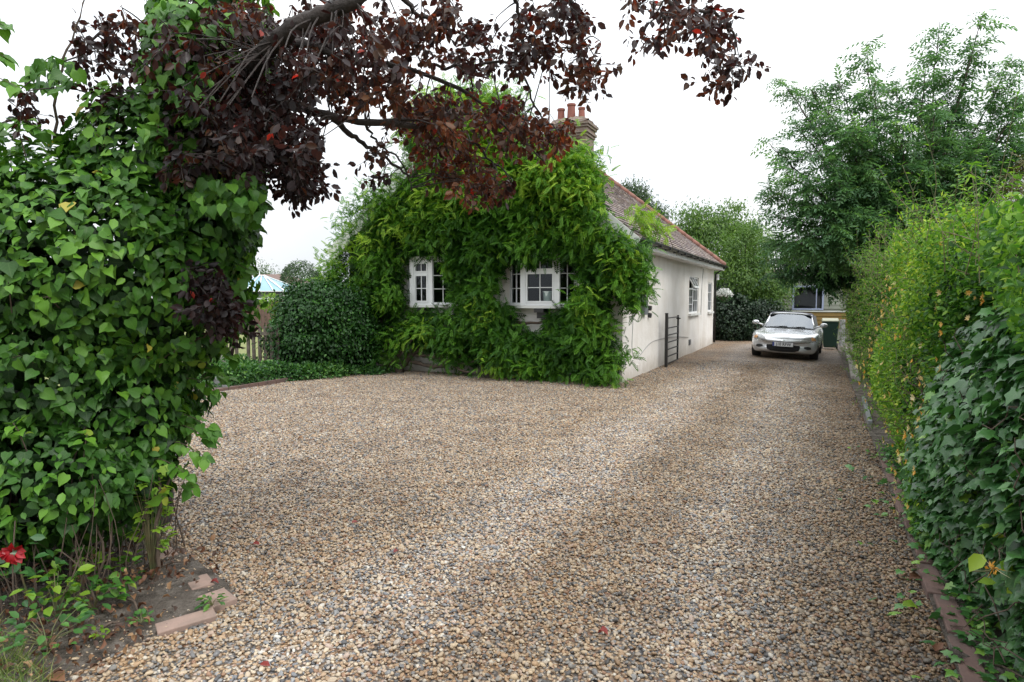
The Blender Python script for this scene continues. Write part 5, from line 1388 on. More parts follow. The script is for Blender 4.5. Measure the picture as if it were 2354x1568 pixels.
def build_car():
    def prof(b, w1, w2, side, zs, zt, zc, arch=0):
        zb = b if not arch else arch
        return [(0, b), (w1 * .9, b), (w1, max(b + .02, zb - .02)), (w2, max(b + .10, zb + .02)), (w2 + .005, max(side, zb + .05)), (w2 - .05, zs), (w2 - .22, zt), (w2 * .40, zt + (zc - zt) * .75), (0, zc)]
    ST = [(2.085, .36, [(0, .30), (.3, .30), (.55, .31), (.66, .36), (.67, .42), (.62, .47), (.46, .485), (.24, .49), (0, .49)]),
          (2.06, .36, [(0, .22), (.42, .22), (.66, .24), (.75, .34), (.76, .44), (.70, .53), (.50, .545), (.26, .55), (0, .552)]),
          (1.98, .33, prof(.17, .74, .80, .46, .595, .60, .605)),
          (1.85, .28, prof(.155, .78, .845, .48, .655, .645, .65)),
          (1.62, .18, prof(.15, .80, .865, .52, .70, .675, .69, .42)),
          (1.48, .10, prof(.15, .80, .87, .60, .725, .69, .71, .56)),
          (1.20, .04, prof(.15, .80, .875, .66, .75, .70, .74, .645)),
          (.92, .0, prof(.15, .80, .87, .62, .76, .72, .765, .56)),
          (.80, .0, prof(.15, .80, .865, .55, .765, .735, .78, .30)),
          (.55, .0, prof(.15, .80, .86, .55, .775, .77, .82)),
          (.2, .0, prof(.15, .80, .86, .55, .785, .80, .83)),
          (-.4, .0, prof(.15, .80, .86, .56, .80, .81, .83)),
          (-.85, .0, prof(.15, .80, .865, .58, .82, .81, .83, .30)),
          (-.95, .0, prof(.15, .80, .87, .62, .82, .81, .83, .56)),
          (-1.2, .0, prof(.15, .80, .875, .68, .83, .82, .84, .645)),
          (-1.48, .0, prof(.15, .80, .87, .62, .82, .82, .84, .56)),
          (-1.6, .04, prof(.17, .80, .86, .58, .81, .82, .84, .30)),
          (-1.9, .10, prof(.20, .74, .82, .60, .78, .80, .82)),
          (-2.03, .16, prof(.28, .66, .74, .58, .70, .74, .76))]
    V = []; n = 9
    for X, kv, pr in ST:
        full = [(y, z) for y, z in pr] + [(-y, z) for y, z in pr[-2:0:-1]]
        for y, z in full: V.append((X - kv * y * y - (.05 * max(0, z - .5) if X > 1.9 else 0), y, z))
    m = 16; Fc = []
    for i in range(len(ST) - 1):
        for j in range(m):
            a, b = i * m + j, i * m + (j + 1) % m
            Fc.append((a, b, b + m, a + m))
    Fc.append(tuple(range(m - 1, -1, -1))); Fc.append(tuple(range((len(ST) - 1) * m, len(ST) * m)))
    body = MB().add(V, Fc).build("body", M['silver'], car, smooth=True)
    bm = bmesh.new(); bm.from_mesh(body.data); bmesh.ops.recalc_face_normals(bm, faces=bm.faces); bm.to_mesh(body.data); bm.free()
    for p in body.data.polygons: p.use_smooth = True
    sb = body.modifiers.new("subd", 'SUBSURF'); sb.levels = 2; sb.render_levels = 2
    dg = bpy.context.evaluated_depsgraph_get(); dg.update()
    ev = body.evaluated_get(dg); me = ev.to_mesh()
    bvh = BVHTree.FromPolygons([v.co.copy() for v in me.vertices], [tuple(p.vertices) for p in me.polygons]); ev.to_mesh_clear()
    def patch(name, outline, m, parent, off=.006, axis='x', cuts=4, sy=1, thick=0):
        bm = bmesh.new(); vs = [bm.verts.new((0, sy * y, z)) for y, z in outline]; f = bm.faces.new(vs)
        bmesh.ops.triangulate(bm, faces=[f])
        bmesh.ops.subdivide_edges(bm, edges=bm.edges[:], cuts=cuts, use_grid_fill=True)
        bad = []
        for v in bm.verts:
            if axis == 'x': o = Vector((4, v.co.y, v.co.z)); d = Vector((-1, 0, 0))
            else: o = Vector((v.co.z, v.co.y, 4)); d = Vector((0, 0, -1))
            h = bvh.ray_cast(o, d)
            if h[0] is None: bad.append(v)
            else: v.co = h[0] + (h[1] if h[1].dot(-d) > 0 else -h[1]) * off
        bmesh.ops.delete(bm, geom=bad, context='VERTS')
        me = bpy.data.meshes.new(name); bm.to_mesh(me); bm.free()
        for p in me.polygons: p.use_smooth = True
        return link(name, me, m, parent)
    patch("grille", [(-.41, .40), (-.43, .35), (-.40, .27), (-.30, .235), (0, .225), (.30, .235), (.40, .27), (.43, .35), (.41, .40), (0, .415)], M['grille'], car, .008)
    for s in (1, -1):
        hl = patch("headlight", [(.80, .535), (.78, .60), (.70, .645), (.60, .65), (.50, .60), (.40, .49), (.47, .485), (.66, .515)], M['lamp'], car, .007, sy=s)
        patch("indicator", [(.79, .55), (.775, .60), (.70, .635), (.67, .60), (.70, .54)], M['amber'], hl, .010, sy=s)
        patch("light_surround", [(.40, .482), (.81, .532), (.81, .518), (.66, .498), (.46, .468), (.40, .472)], M['chrome'], hl, .009, sy=s)
        patch("fog_light", [(.52, .33), (.53, .38), (.62, .39), (.69, .37), (.70, .32), (.62, .30)], M['black_plastic'], car, .006, sy=s)
        patch("hood_seam", [(.385, .55), (.395, .55), (.60, .70), (.59, .70)], M['black_plastic'], car, .003, sy=s, cuts=2)
    # badge
    b = patch("badge", [(-.035, .515), (-.04, .545), (.04, .545), (.035, .515)], M['chrome'], car, .008, cuts=1)
    # plate
    pz = .425; mb = MB(); mb.box(2.085, 2.10, -.26, .26, pz - .056, pz + .056); pl = mb.build("number_plate", M['plate'], car, bevel=.004)
    mb = MB(); mb.box(2.094, 2.102, -.268, .268, pz - .063, pz - .057); mb.box(2.094, 2.102, -.268, .268, pz + .057, pz + .063); mb.box(2.094, 2.102, -.268, -.261, pz - .057, pz + .057); mb.box(2.094, 2.102, .261, .268, pz - .057, pz + .057); mb.build("plate_surround", M['black_plastic'], pl)
    MB().box(2.1005, 2.1035, -.258, -.215, pz - .053, pz + .053).build("plate_band", M['blue'], pl)
    cu = bpy.data.curves.new("plate_text", 'FONT'); cu.body = "J10 RFW"; cu.size = .112; cu.align_x = 'CENTER'; cu.align_y = 'CENTER'; cu.offset = .0015
    to = bpy.data.objects.new("plate_text", cu); col.objects.link(to); bpy.context.view_layer.update()
    tm = bpy.data.meshes.new_from_object(to.evaluated_get(bpy.context.evaluated_depsgraph_get())); bpy.data.objects.remove(to)
    # text x -> car +y as read from the front
    for v in tm.vertices: x, y = v.co.x, v.co.y; v.co = (2.1045, x * .92 + .02, pz + y)
    link("plate_lettering", tm, M['ink'], pl)
    # glasshouse
    def grid(name, base, top, m, parent, nx=13, ny=6, bulge=.03):
        V = []; Fc = []
        for j in range(ny):
            v = j / (ny - 1)
            for i in range(nx):
                u = i / (nx - 1) * 2 - 1
                p = np.array(base(u)) * (1 - v) + np.array(top(u)) * v
                p[0] += bulge * math.sin(v * math.pi) * (1 - u * u)
                V.append(p)
        for j in range(ny - 1):
            for i in range(nx - 1): a = j * nx + i; Fc.append((a, a + 1, a + nx + 1, a + nx))
        return MB().add(V, Fc).build(name, m, parent, smooth=True)
    bs = lambda u: (.62 - .30 * u * u, .68 * u, .835 - .025 * u * u)
    tp = lambda u: (-.02 - .12 * abs(u) ** 2.5, .56 * u, 1.215 - .045 * abs(u) ** 3)
    ws = grid("windscreen", bs, tp, M['screen_glass'], car)
    fr = MB(); us = np.linspace(-1, 1, 15)
    fr.tube([bs(-1)] + [tuple(np.array(bs(-1)) * (1 - k) + np.array(tp(-1)) * k) for k in (.5, .85)] + [tuple(np.array(tp(u)) + (0, 0, .008)) for u in us] + [tuple(np.array(bs(1)) * (1 - k) + np.array(tp(1)) * k) for k in (.85, .5)] + [bs(1)], .022, 8)
    fr.build("windscreen_frame", M['silver'], car, smooth=True)
    wp = MB()
    for u0, u1 in ((-.55, -.05), (.15, .65)):
        a, b = np.array(bs(u0)) + (.03, 0, .012), np.array(bs(u1)) + (-.02, 0, .03); wp.bar(a, b, .014, .012)
    wp.build("wiper", M['black_plastic'], car)
    secs = [(-.04, .56, 1.225, .70), (-.30, .60, 1.262, .73), (-.65, .60, 1.25, .735), (-.95, .56, 1.17, .72), (-1.22, .50, .98, .66), (-1.38, .48, .83, .60)]
    V = []; Fc = []
    for X, yt, z, yb in secs:
        pr = [(yb, .80), (yb - .02, .86), (yt + .01, z - .07), (yt - .05, z - .02), (yt * .5, z), (0, z + .005)]
        for y, zz in pr + [(-y, zz) for y, zz in pr[-2::-1]]: V.append((X, y, zz))
    k = 11
    for i in range(len(secs) - 1):
        for j in range(k - 1): a = i * k + j; Fc.append((a, a + 1, a + k + 1, a + k))
    st = MB().add(V, Fc).build("soft_top", M['softtop'], car, smooth=True)
    for s in (1, -1): MB().quad((.22, s * .695, .84), (-.78, s * .735, .86), (-.70, s * .655, 1.17), (-.10, s * .60, 1.15)).build("side_window", M['black_plastic'], car)
    ds = MB(); ds.add([(.5, -.62, .80), (.5, .62, .80), (.05, .62, .86), (.05, -.62, .86)], [(0, 1, 2, 3)])
    ds.build("dashboard", M['black_plastic'], car)
    for s in (1, -1):
        q = MB(); q.box(-.62, -.48, s * .36 - .22, s * .36 + .22, .5, .98); q.box(-.60, -.50, s * .36 - .12, s * .36 + .12, .985, 1.10)
        q.build("seat", M['seat'], car, bevel=.05)
        q = MB(); P0 = np.array((.34, s * .93, .93)); V = []; Fc = []
        for j in range(7):
            th = math.pi * j / 6
            for i in range(12):
                ph = 2 * math.pi * i / 12; V.append(P0 + (math.cos(ph) * math.sin(th) * .055 , math.cos(th) * .10, math.sin(ph) * math.sin(th) * .062))
        for j in range(6):
            for i in range(12): a = j * 12 + i; b = j * 12 + (i + 1) % 12; Fc.append((a, b, b + 12, a + 12))
        q.add(V, Fc); q.tube([(.33, s * .70, .85), (.34, s * .86, .90)], [.03, .022], 8)
        q.build("wing_mirror", M['silver'], car, smooth=True)
    for x in (1.2, -1.2):
        for s in (1, -1):
            def wl(pr, x=x, s=s, n=28):
                mb = MB(); vs = []; fc = []
                for r, y in pr:
                    for i in range(n): a = 6.2832 * i / n; vs.append((x + r * math.cos(a), s * y, .305 + r * math.sin(a)))
                for j in range(len(pr) - 1):
                    for i in range(n): a = j * n + i; b = j * n + (i + 1) % n; fc.append((a, b, b + n, a + n))
                return mb.add(vs, fc)
            w_ = wl([(.19, .66), (.29, .645), (.312, .67), (.312, .84), (.295, .862), (.21, .862), (.20, .85)]).build("wheel", M['tyre'], car, smooth=True)
            rm = wl([(.20, .85), (.19, .84), (.18, .80), (.02, .815)])
            for i in range(5):
                a = 6.2832 * i / 5; rm.bar((x + .03 * math.cos(a), s * .835, .305 + .03 * math.sin(a)), (x + .19 * math.cos(a), s * .845, .305 + .19 * math.sin(a)), .05, .02, up=(0, 1, 0))
            rm.build("rim", M['alloy'], w_)
    MB().box(-1.9, 1.7, -.72, .72, .16, .30).build("underbody", M['black_plastic'], car)
build_car()

# ================================================================== WHEELIE BIN
bx, by = gp(1907, 797)[:2]
bn = empty("wheelie_bin", (bx, by, gz(bx, by)), R(-24)); bn.scale = (.86, .8, .97); tag(bn, "dark green wheeled bin with pale lid standing behind the car's right side", "bin")
def bin_():
    mb = MB(); V = []
    for z, w_, d in ((.06, .22, .25), (.10, .225, .26), (.90, .285, .34), (.93, .30, .355), (.96, .30, .355)):
        for a, b in ((-1, -1), (1, -1), (1, 1), (-1, 1)): V.append((a * w_, b * d, z))
    Fc = [(3, 2, 1, 0)]
    for i in range(4):
        for j in range(4): a = i * 4 + j; b = i * 4 + (j + 1) % 4; Fc.append((a, b, b + 4, a + 4))
    mb.add(V, Fc).build("body", M['bin_green'], bn, bevel=.02)
    mb = MB(); mb.add([(-.31, -.37, .965), (.31, -.37, .965), (.31, .37, .98), (-.31, .37, .98), (-.28, -.34, 1.0), (.28, -.34, 1.0), (.28, .33, 1.06), (-.28, .33, 1.06)], [(3, 2, 1, 0), (4, 5, 6, 7), (0, 1, 5, 4), (1, 2, 6, 5), (2, 3, 7, 6), (3, 0, 4, 7)])
    M['lid'] = plain("weathered_lid", (.34, .33, .24), (.22, .23, .16), .6, 5)
    mb.build("lid", M['lid'], bn, bevel=.012)
    MB().tube([(-.27, .39, .95), (.27, .39, .95)], .015, 8).build("handle", M['bin_green'], bn)
    for s in (-1, 1): MB().tube([(s * .24, .26, .1), (s * .29, .26, .1)], .1, 16).build("wheel", M['tyre'], bn)
bin_()

# ================================================================== OUTBUILDING behind the car
def outbuilding():
    c = at(1857, 700, 27.0); rz_ = R(-25)
    e = empty("cabin", (c[0], c[1], -.1), rz_); tag(e, "pale boarded cabin with one dark window and mustard boards below, behind the car", "shed")
    m1 = plain("cream_boards", (.30, .31, .26), (.24, .25, .21), .7, 3); m2 = plain("mustard_boards", (.26, .16, .04), (.20, .125, .035), .7, 4); m3 = plain("lilac_frame", (.38, .42, .58), (.3, .34, .5), .5, 3)
    w = MB(); x0, x1 = -2.3, 2.6; wz0, wz1 = 1.28, 2.25
    for i in range(9):
        z = 1.26 + i * .155 + .10
        for a, b in (((x0, -.56) if wz0 - .1 < z < wz1 + .02 else (x0, x1)), ((.56, x1) if wz0 - .1 < z < wz1 + .02 else (0, 0))):
            if b - a > .1: w.add([(a, -.02, z - .0775), (b, -.02, z - .0775), (b, 0, z + .0775), (a, 0, z + .0775), (a, .03, z - .0775), (b, .03, z - .0775)], [(0, 1, 2, 3), (0, 4, 5, 1)])
    w.box(x0, x1, .04, .08, 0, wz0); w.box(x0, -.6, .04, .08, wz0, 2.75); w.box(.6, x1, .04, .08, wz0, 2.75); w.box(x0, x0 + .05, .09, 3, 0, 2.75); w.box(x1 - .05, x1, .09, 3, 0, 2.75); w.box(x0, x1, 3.0, 3.05, 0, 2.75)
    w.build("wall", m1, e)
    d = MB()
    for z in (.50, .66, .82, .98): d.add([(x0, -.05, z), (x1, -.05, z), (x1, -.02, z + .155), (x0, -.02, z + .155), (x0, .03, z), (x1, .03, z)], [(0, 1, 2, 3), (0, 4, 5, 1)])
    d.build("lower_boards", m2, e)
    MB().box(x0, x1, -.07, .03, 1.15, 1.20).build("rail", M['white_paint'], e)
    f = MB(); f.box(-.6, -.53, -.04, .05, wz0 - .05, wz1); f.box(.53, .6, -.04, .05, wz0 - .05, wz1); f.box(-.53, .53, -.04, .05, wz0 - .05, wz0 + .02); f.box(-.53, .53, -.04, .05, wz1 - .07, wz1); f.box(.30, .34, -.03, .03, wz0 + .02, wz1 - .07)
    fo = f.build("window", m3, e); MB().quad((-.53, .0, wz0), (.53, .0, wz0), (.53, 0, wz1), (-.53, 0, wz1)).build("pane", M['glass'], fo)
    r = MB(); r.add([(x0 - .2, -.3, 2.7), (x1 + .2, -.3, 2.7), (x1 + .2, 3.3, 3.0), (x0 - .2, 3.3, 3.0), (x0 - .2, -.3, 2.78), (x1 + .2, -.3, 2.78), (x1 + .2, 3.3, 3.08), (x0 - .2, 3.3, 3.08)], [(3, 2, 1, 0), (4, 5, 6, 7), (0, 1, 5, 4), (1, 2, 6, 5), (2, 3, 7, 6), (3, 0, 4, 7)]); r.build("roof", M['brown_fence'], e)
outbuilding()
# low grey wall and post right of the bin
p = gp(1935, 792); e = MB().box(-.07, .07, -.07, .07, -.1, .95).build("concrete_post", M['concrete'], bevel=.01); e.location = (p[0], p[1], gz(p[0], p[1])); tag(e, "short grey concrete post between the green bin and the hedge", "post")

# ================================================================== HANGING BASKET
def basket():
    c = hw(LEN + .45, -.30, 1.72); e = empty("hanging_basket", c); tag(e, "hanging basket of white flowers at the cottage's far corner", "hanging basket")
    MB().lathe([(.02, -.20), (.10, -.17), (.16, -.08), (.18, 0), (.17, .0), (.14, -.06)], n=16).build("basket", M['old_wood'], e)
    n = 520; d = rdir(n); d[:, 2] = np.abs(d[:, 2]) * 1.0 - .12; p = c + d * [.29, .29, .25] * rng.uniform(.75, 1.05, n)[:, None] + [0, 0, .02]
    leaves("flowers", T_OVAL, p, norm(d + rng.normal(size=(n, 3)) * .3), norm(rng.normal(size=(n, 3))), rng.uniform(.05, .08, n), rng.uniform(0, 1, n), M['white_petal'], e)
    n = 260; d = rdir(n); p = c + d * [.24, .24, .2] + [0, 0, -.02]
    leaves("foliage", T_OVAL, p, norm(d + UP * .3), norm(rng.normal(size=(n, 3)) + DOWN), rng.uniform(.05, .08, n), rng.uniform(0, .6, n), M['cover'], e)
    s = MB()
    for a in (0, 2.1, 4.2): s.tube([(.17 * math.cos(a), .17 * math.sin(a), 0), (0, 0, .5)], .004, 4)
    s.tube([(0, 0, .5), (0, 0, .56)], .006, 4); b = hw(LEN, -.02, 2.28) - c; t_ = np.array([0, 0, .56]); s.tube([t_, t_ + UP * .04, b + UP * .04], .008, 6); s.tube([b, b + DOWN * .3], .008, 6)
    s.build("bracket", M['black_iron'], e)
basket()

# ================================================================== PICKET FENCE
def fence():
    a, b = at(640, 760, 13.25), at(478, 760, 14.1); a[2] = b[2] = 0
    e = empty("picket_fence", a, math.atan2(b[1] - a[1], b[0] - a[0])); tag(e, "old grey picket fence with uneven pales beside the dark clipped shrub", "fence")
    L = np.linalg.norm(b - a)
    for z in (.30, .90): MB().box(-.1, L, .03, .07, z - .035, z + .035).build("rail", M['old_wood'], e)
    i = 0
    for x in np.arange(.02, L, .165):
        if 6 <= i <= 6: i += 1; continue
        h = 1.10 + rng.normal() * .03; w_ = .042; tl = rng.normal() * .012
        mb = MB(); mb.add([(x - w_, 0, .0), (x + w_, 0, .0), (x + w_ + tl, 0, h - .04), (x + tl, 0, h), (x - w_ + tl, 0, h - .04), (x - w_, .022, .0), (x + w_, .022, .0), (x + w_ + tl, .022, h - .04), (x + tl, .022, h), (x - w_ + tl, .022, h - .04)],
                          [(0, 1, 2, 3, 4), (9, 8, 7, 6, 5), (0, 5, 6, 1), (1, 6, 7, 2), (2, 7, 8, 3), (3, 8, 9, 4), (4, 9, 5, 0)])
        mb.build("picket", M['old_wood'], e); i += 1
fence()
p = at(510, 800, 12.6); e = MB().box(-.055, .055, -.055, .055, 0, 1.02).add([(-.055, -.055, 1.02), (.055, -.055, 1.02), (.055, .055, 1.02), (-.055, .055, 1.02), (0, 0, 1.08)], [(0, 1, 4), (1, 2, 4), (2, 3, 4), (3, 0, 4)]).build("gate_post", M['grey_wood']); e.location = (p[0], p[1], 0); tag(e, "pale grey post with pointed top standing just in front of the picket fence", "post")
p = gp(500, 893); e = MB().box(-.35, .35, -.03, .03, 0, .2).build("gravel_board", M['concrete'], bevel=.01); e.location = (p[0] - .1, p[1] + .1, 0); e.rotation_euler = (0, 0, HROT + R(90)); tag(e, "low grey concrete gravel board beside the border's left end", "board")
def boundary():
    a, b = at(560, 700, 33), at(665, 700, 33); a[2] = b[2] = 0; a[0] -= 12
    e = empty("board_fence", a); tag(e, "brown close boarded fence across the far side of the neighbouring lawn", "fence")
    L = b[0] - a[0]; mb = MB()
    for x in np.arange(0, L, .15): mb.box(x, x + .142, rng.uniform(0, .012), .03, 0, 1.42 + rng.uniform(-.015, .015))
    mb.build("boards", M['brown_fence'], e)
    MB().box(0, L, -.03, -.002, 1.36, 1.46).build("capping", M['brown_fence'], e)
boundary()

# ================================================================== NEIGHBOUR'S CONSERVATORY AND BUNGALOW
def neighbours():
    c = at(598, 684, 36); e = empty("conservatory", (c[0], c[1], 0)); tag(e, "white conservatory with pale blue glazed pyramid roof beyond the lawn", "conservatory")
    g = plain("blue_roof_glass", (.16, .30, .36), (.2, .34, .4), .35, 1, spec=.4)
    w_, d, h, rh = 2.0, 2.0, 1.95, 2.85
    V = [(-w_ - .1, -d, h), (w_ + .1, -d, h), (w_ + .1, d, h), (-w_ - .1, d, h), (-.25, 0, rh), (.25, 0, rh)]
    MB().add(V, [(0, 1, 5, 4), (1, 2, 5), (2, 3, 4, 5), (3, 0, 4)]).build("roof", g, e)
    f = MB()
    for p_, q_ in ((0, 4), (1, 5), (4, 5), (2, 5), (3, 4), (0, 1)): f.bar(np.array(V[p_]) + [0, 0, .03], np.array(V[q_]) + [0, 0, .03], .07, .05)
    for u in np.linspace(-.75, .75, 5): f.bar((u * w_, -d, h + .04), (u * .3, 0, rh + .03), .04, .03)
    f.tube([(0, 0, rh), (0, 0, rh + .3)], [.04, .008], 6)
    f.build("roof_bars", M['white_pvc'], e)
    MB().box(-w_ - .14, w_ + .14, -d - .1, -d, h - .14, h - .02).build("gutter", M['black_plastic'], e)
    f = MB()
    for x in np.linspace(-w_, w_, 6): f.box(x - .04, x + .04, -d, -d + .08, .5, h - .14)
    f.box(-w_, w_, -d + .01, -d + .07, 1.55, 1.62); f.box(-w_, w_, -d, -d + .1, 0, .5); f.build("frame", M['white_pvc'], e)
    MB().quad((-w_, -d + .04, .5), (w_, -d + .04, .5), (w_, -d + .04, h - .1), (-w_, -d + .04, h - .1)).build("pane", M['glass'], e)
    MB().box(-w_, w_, d - .1, d, 0, h).build("back_wall", M['white_paint'], e)
    c = at(615, 684, 44); e = empty("bungalow", (c[0], c[1], 0)); tag(e, "neighbouring bungalow with low brown tiled roof behind the conservatory", "house")
    r = plain("brown_roof", (.17, .11, .09), (.12, .085, .075), .9, 8, 30, .5, .02)
    MB().box(-7, 3.0, 0, 7, 0, 2.3).build("wall", M['white_paint'], e)
    MB().add([(-7.4, -.4, 2.2), (3.4, -.4, 2.2), (3.4, 7.4, 2.2), (-7.4, 7.4, 2.2), (-4, 3.5, 3.35), (-.2, 3.5, 3.35)], [(0, 1, 5, 4), (1, 2, 5), (2, 3, 4, 5), (3, 0, 4), (3, 2, 1, 0)]).build("roof", r, e)
neighbours()

# ================================================================== SHRUBS AND TREES
def mass(name, label, cat, base, blobs, n, size, m, tpl=T_OVAL, lo=.82, trunk=None, inner=0, nc=None, per=0, sig=.2, group=None, upb=.6, down=.6, rough=.16):
    e = empty(name, base); tag(e, label, cat, group)
    if nc:
        p, nn, tone = clumps(blobs, nc, per, sig, lo, 1.0, rough=rough)
    else:
        p, nn = ellip(blobs, n, lo, 1.05, rough=rough); tone = lump(p, 1.5) * .15
    k = len(p); N = norm(nn + UP * upb + rng.normal(size=(k, 3)) * .35); T = norm(DOWN * down + nn * .5 + rng.normal(size=(k, 3)) * .6)
    zz = (p[:, 2] - p[:, 2].min()) / (np.ptp(p[:, 2]) + .01)
    leaves("foliage", tpl, p, N, T, rng.uniform(.7, 1.25, k) * size, np.clip(rng.normal(.42, .17, k) + tone, 0, 1), m, e)
    if inner:
        p, nn = ellip(blobs, inner, .35, .8); k = len(p)
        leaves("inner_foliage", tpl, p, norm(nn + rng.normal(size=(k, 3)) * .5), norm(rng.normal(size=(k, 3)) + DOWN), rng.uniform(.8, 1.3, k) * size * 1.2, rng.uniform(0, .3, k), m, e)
    if trunk:
        t = MB(); off = loc_of(e)
        t.tube(curve_pts([base, np.array(trunk) * .5 + np.array(base) * .5 + rng.normal(size=3) * .05, trunk], 10) - off, np.linspace(trunk_r(trunk), trunk_r(trunk) * .5, 10), 8)
        for c, r in blobs[:10]: t.tube(curve_pts([trunk, (np.array(trunk) + c) / 2 + UP * .1, np.array(c) + UP * r[2] * .5], 8, .02) - off, np.linspace(trunk_r(trunk) * .4, .01, 8), 5)
        t.build("trunk", M['bark'], e, smooth=True)
    return e
def trunk_r(t): return .04 + .03 * t[2]
# dark clipped shrub left of the wisteria
c0 = at(735, 760, 13.9)
mass("evergreen_shrub", "dark glossy rounded evergreen shrub between picket fence and wisteria", "shrub", (c0[0], c0[1], 0), [((c0[0], c0[1], 1.05), (1.0, .8, 1.0)), ((c0[0] + .5, c0[1] + .1, .85), (.7, .6, .85)), ((c0[0] - .3, c0[1], .55), (.75, .6, .6))], 0, .07, M['shrub'], T_OVAL, .70, inner=12000, trunk=(c0[0], c0[1], .7), nc=620, per=52, sig=.11, rough=.22)
c1 = at(622, 690, 14.0)
mass("privet_bush", "small lime green bush poking out above the pickets beside the dark shrub", "shrub", (c1[0], c1[1], 0), [((c1[0], c1[1], 1.55), (.24, .25, .20)), ((c1[0] + .25, c1[1], 1.2), (.25, .2, .35)), ((c1[0] + .3, c1[1] + .1, .7), (.15, .2, .6))], 1500, .05, M['lime'], T_OVAL, .5, trunk=(c1[0] + .2, c1[1], 1.0))
# border planting under the fence
def border():
    bl = []
    for px, py, D, r, h in ((520, 850, 12.0, .45, .45), (560, 850, 12.2, .4, .5), (600, 845, 12.6, .4, .42), (650, 840, 12.8, .42, .5), (690, 842, 13.0, .4, .42), (730, 845, 13.2, .4, .32), (780, 845, 13.6, .4, .28), (830, 845, 14.0, .3, .2), (490, 830, 12.2, .4, .6), (545, 800, 13.0, .4, .55), (860, 850, 13.9, .3, .15)):
        c = at(px, py, D); bl.append(((c[0], c[1], h * .3), (r, .35, h * .46)))
    p, nn = ellip(bl, 9000, .6, 1.15, rough=.55, f=3); k = len(p)
    o = leaves("ground_cover", T_OVAL, p, norm(nn + UP * .8 + rng.normal(size=(k, 3)) * .4), norm(nn + rng.normal(size=(k, 3)) * .6), rng.uniform(.04, .085, k), np.clip(rng.normal(.45, .25, k) + .2 * lump(p, 3), 0, 1), M['cover'])
    tag(o, "low leafy plants along the foot of the picket fence and dark shrub", "ground cover", kind="stuff")
border()
# far tree behind the lawn, round
c = at(692, 684, 40)
mass("round_tree", "rounded dark green tree beyond the far brown fence, left of the wisteria", "tree", (c[0], c[1], 0), [((c[0], c[1], 2.3), (1.25, 1.2, 1.5)), ((c[0] + .9, c[1], 1.9), (.8, .8, 1.3)), ((c[0] - .5, c[1], 2.7), (.7, .7, .9))], 8000, .14, M['fardark'], T_LEAF, .8, trunk=(c[0], c[1], 1.2))
for i, (px, D, w_, h, m, lab) in enumerate(((575, 60, 3.0, 4.2, 'far', "light hedge like tree peeping over the bungalow roof, nearest the creeper"), (640, 62, 2.6, 3.6, 'fardark', "distant tree just left of the round dark tree"), (510, 58, 4, 5.4, 'fardark', "distant tree hidden mostly by the near creeper's edge"), (745, 55, 2.5, 3.2, 'far', "pale distant tree behind the wisteria's left edge"), (600, 75, 5, 4.6, 'fardark', "furthest low tree line clump behind the neighbouring roofs"))):
    c = at(px, 684, D)
    mass("distant_tree", lab, "tree", (c[0], c[1], 0), [((c[0], c[1], h * .62), (w_, w_ * .8, h * .42)), ((c[0] + w_ * .5, c[1], h * .5), (w_ * .6, w_ * .6, h * .35)), ((c[0] - w_ * .5, c[1], h * .6), (w_ * .6, w_ * .5, h * .36))], 0, .25, M[m], T_LEAF, .6, trunk=(c[0], c[1], h * .4), nc=160, per=28, sig=w_ * .13, group="trees beyond the neighbour's lawn", rough=.3)
# trees behind the cottage
c = at(1450, 684, 34)
mass("round_tree", "mid green domed tree rising behind the cottage roof beside the chimney side ridge", "tree", (c[0], c[1], 0), [((c[0], c[1], 5.0), (1.7, 1.7, 2.3)), ((c[0] - 1.0, c[1], 5.9), (.8, .9, 1.3)), ((c[0] + 1.3, c[1], 4.2), (1.2, 1.2, 1.9)), ((c[0] - .2, c[1], 6.8), (.9, .9, .75)), ((c[0] + 2.1, c[1], 3.3), (1, 1, 1.5)), ((c[0] - 1.6, c[1], 7.0), (.5, .5, .6))], 0, .16, M['fardark'], T_LEAF, .6, trunk=(c[0], c[1], 3), nc=420, per=70, sig=.26, rough=.3)
c = at(1640, 684, 30)
mass("willow", "soft light green willowy tree behind the cottage's far end", "tree", (c[0], c[1], 0), [((c[0], c[1], 3.6), (1.9, 1.6, 2.0)), ((c[0] + 1.5, c[1] + .4, 3.3), (1.3, 1.2, 2.0)), ((c[0] - 1.3, c[1], 3.6), (1.1, 1.2, 2.0)), ((c[0] + .2, c[1], 1.9), (2.6, 1.3, 1.6)), ((c[0] + .7, c[1], 5.0), (.8, .8, .9)), ((c[0] - .7, c[1] + .2, 5.1), (.8, .8, .8))], 0, .16, M['far'], T_LEAF, .5, trunk=(c[0], c[1], 2), nc=520, per=46, sig=.26, down=1.0, rough=.3)
c = at(1720, 684, 26)
mass("light_tree", "yellow green bushy tree overhanging the dark hedge left of the car", "tree", (c[0], c[1], 0), [((c[0] - .5, c[1], 2.5), (1.2, 1.0, 1.1)), ((c[0] + .6, c[1] + .1, 2.3), (1.0, 1.0, 1.0)), ((c[0] - .2, c[1], 3.6), (1.0, 1.0, 1.0)), ((c[0] + .9, c[1] - .2, 1.75), (.7, .7, .6))], 0, .13, M['far'], T_LEAF, .5, trunk=(c[0], c[1], 2), nc=300, per=44, sig=.2, rough=.3)
c = at(1712, 740, 24.6)
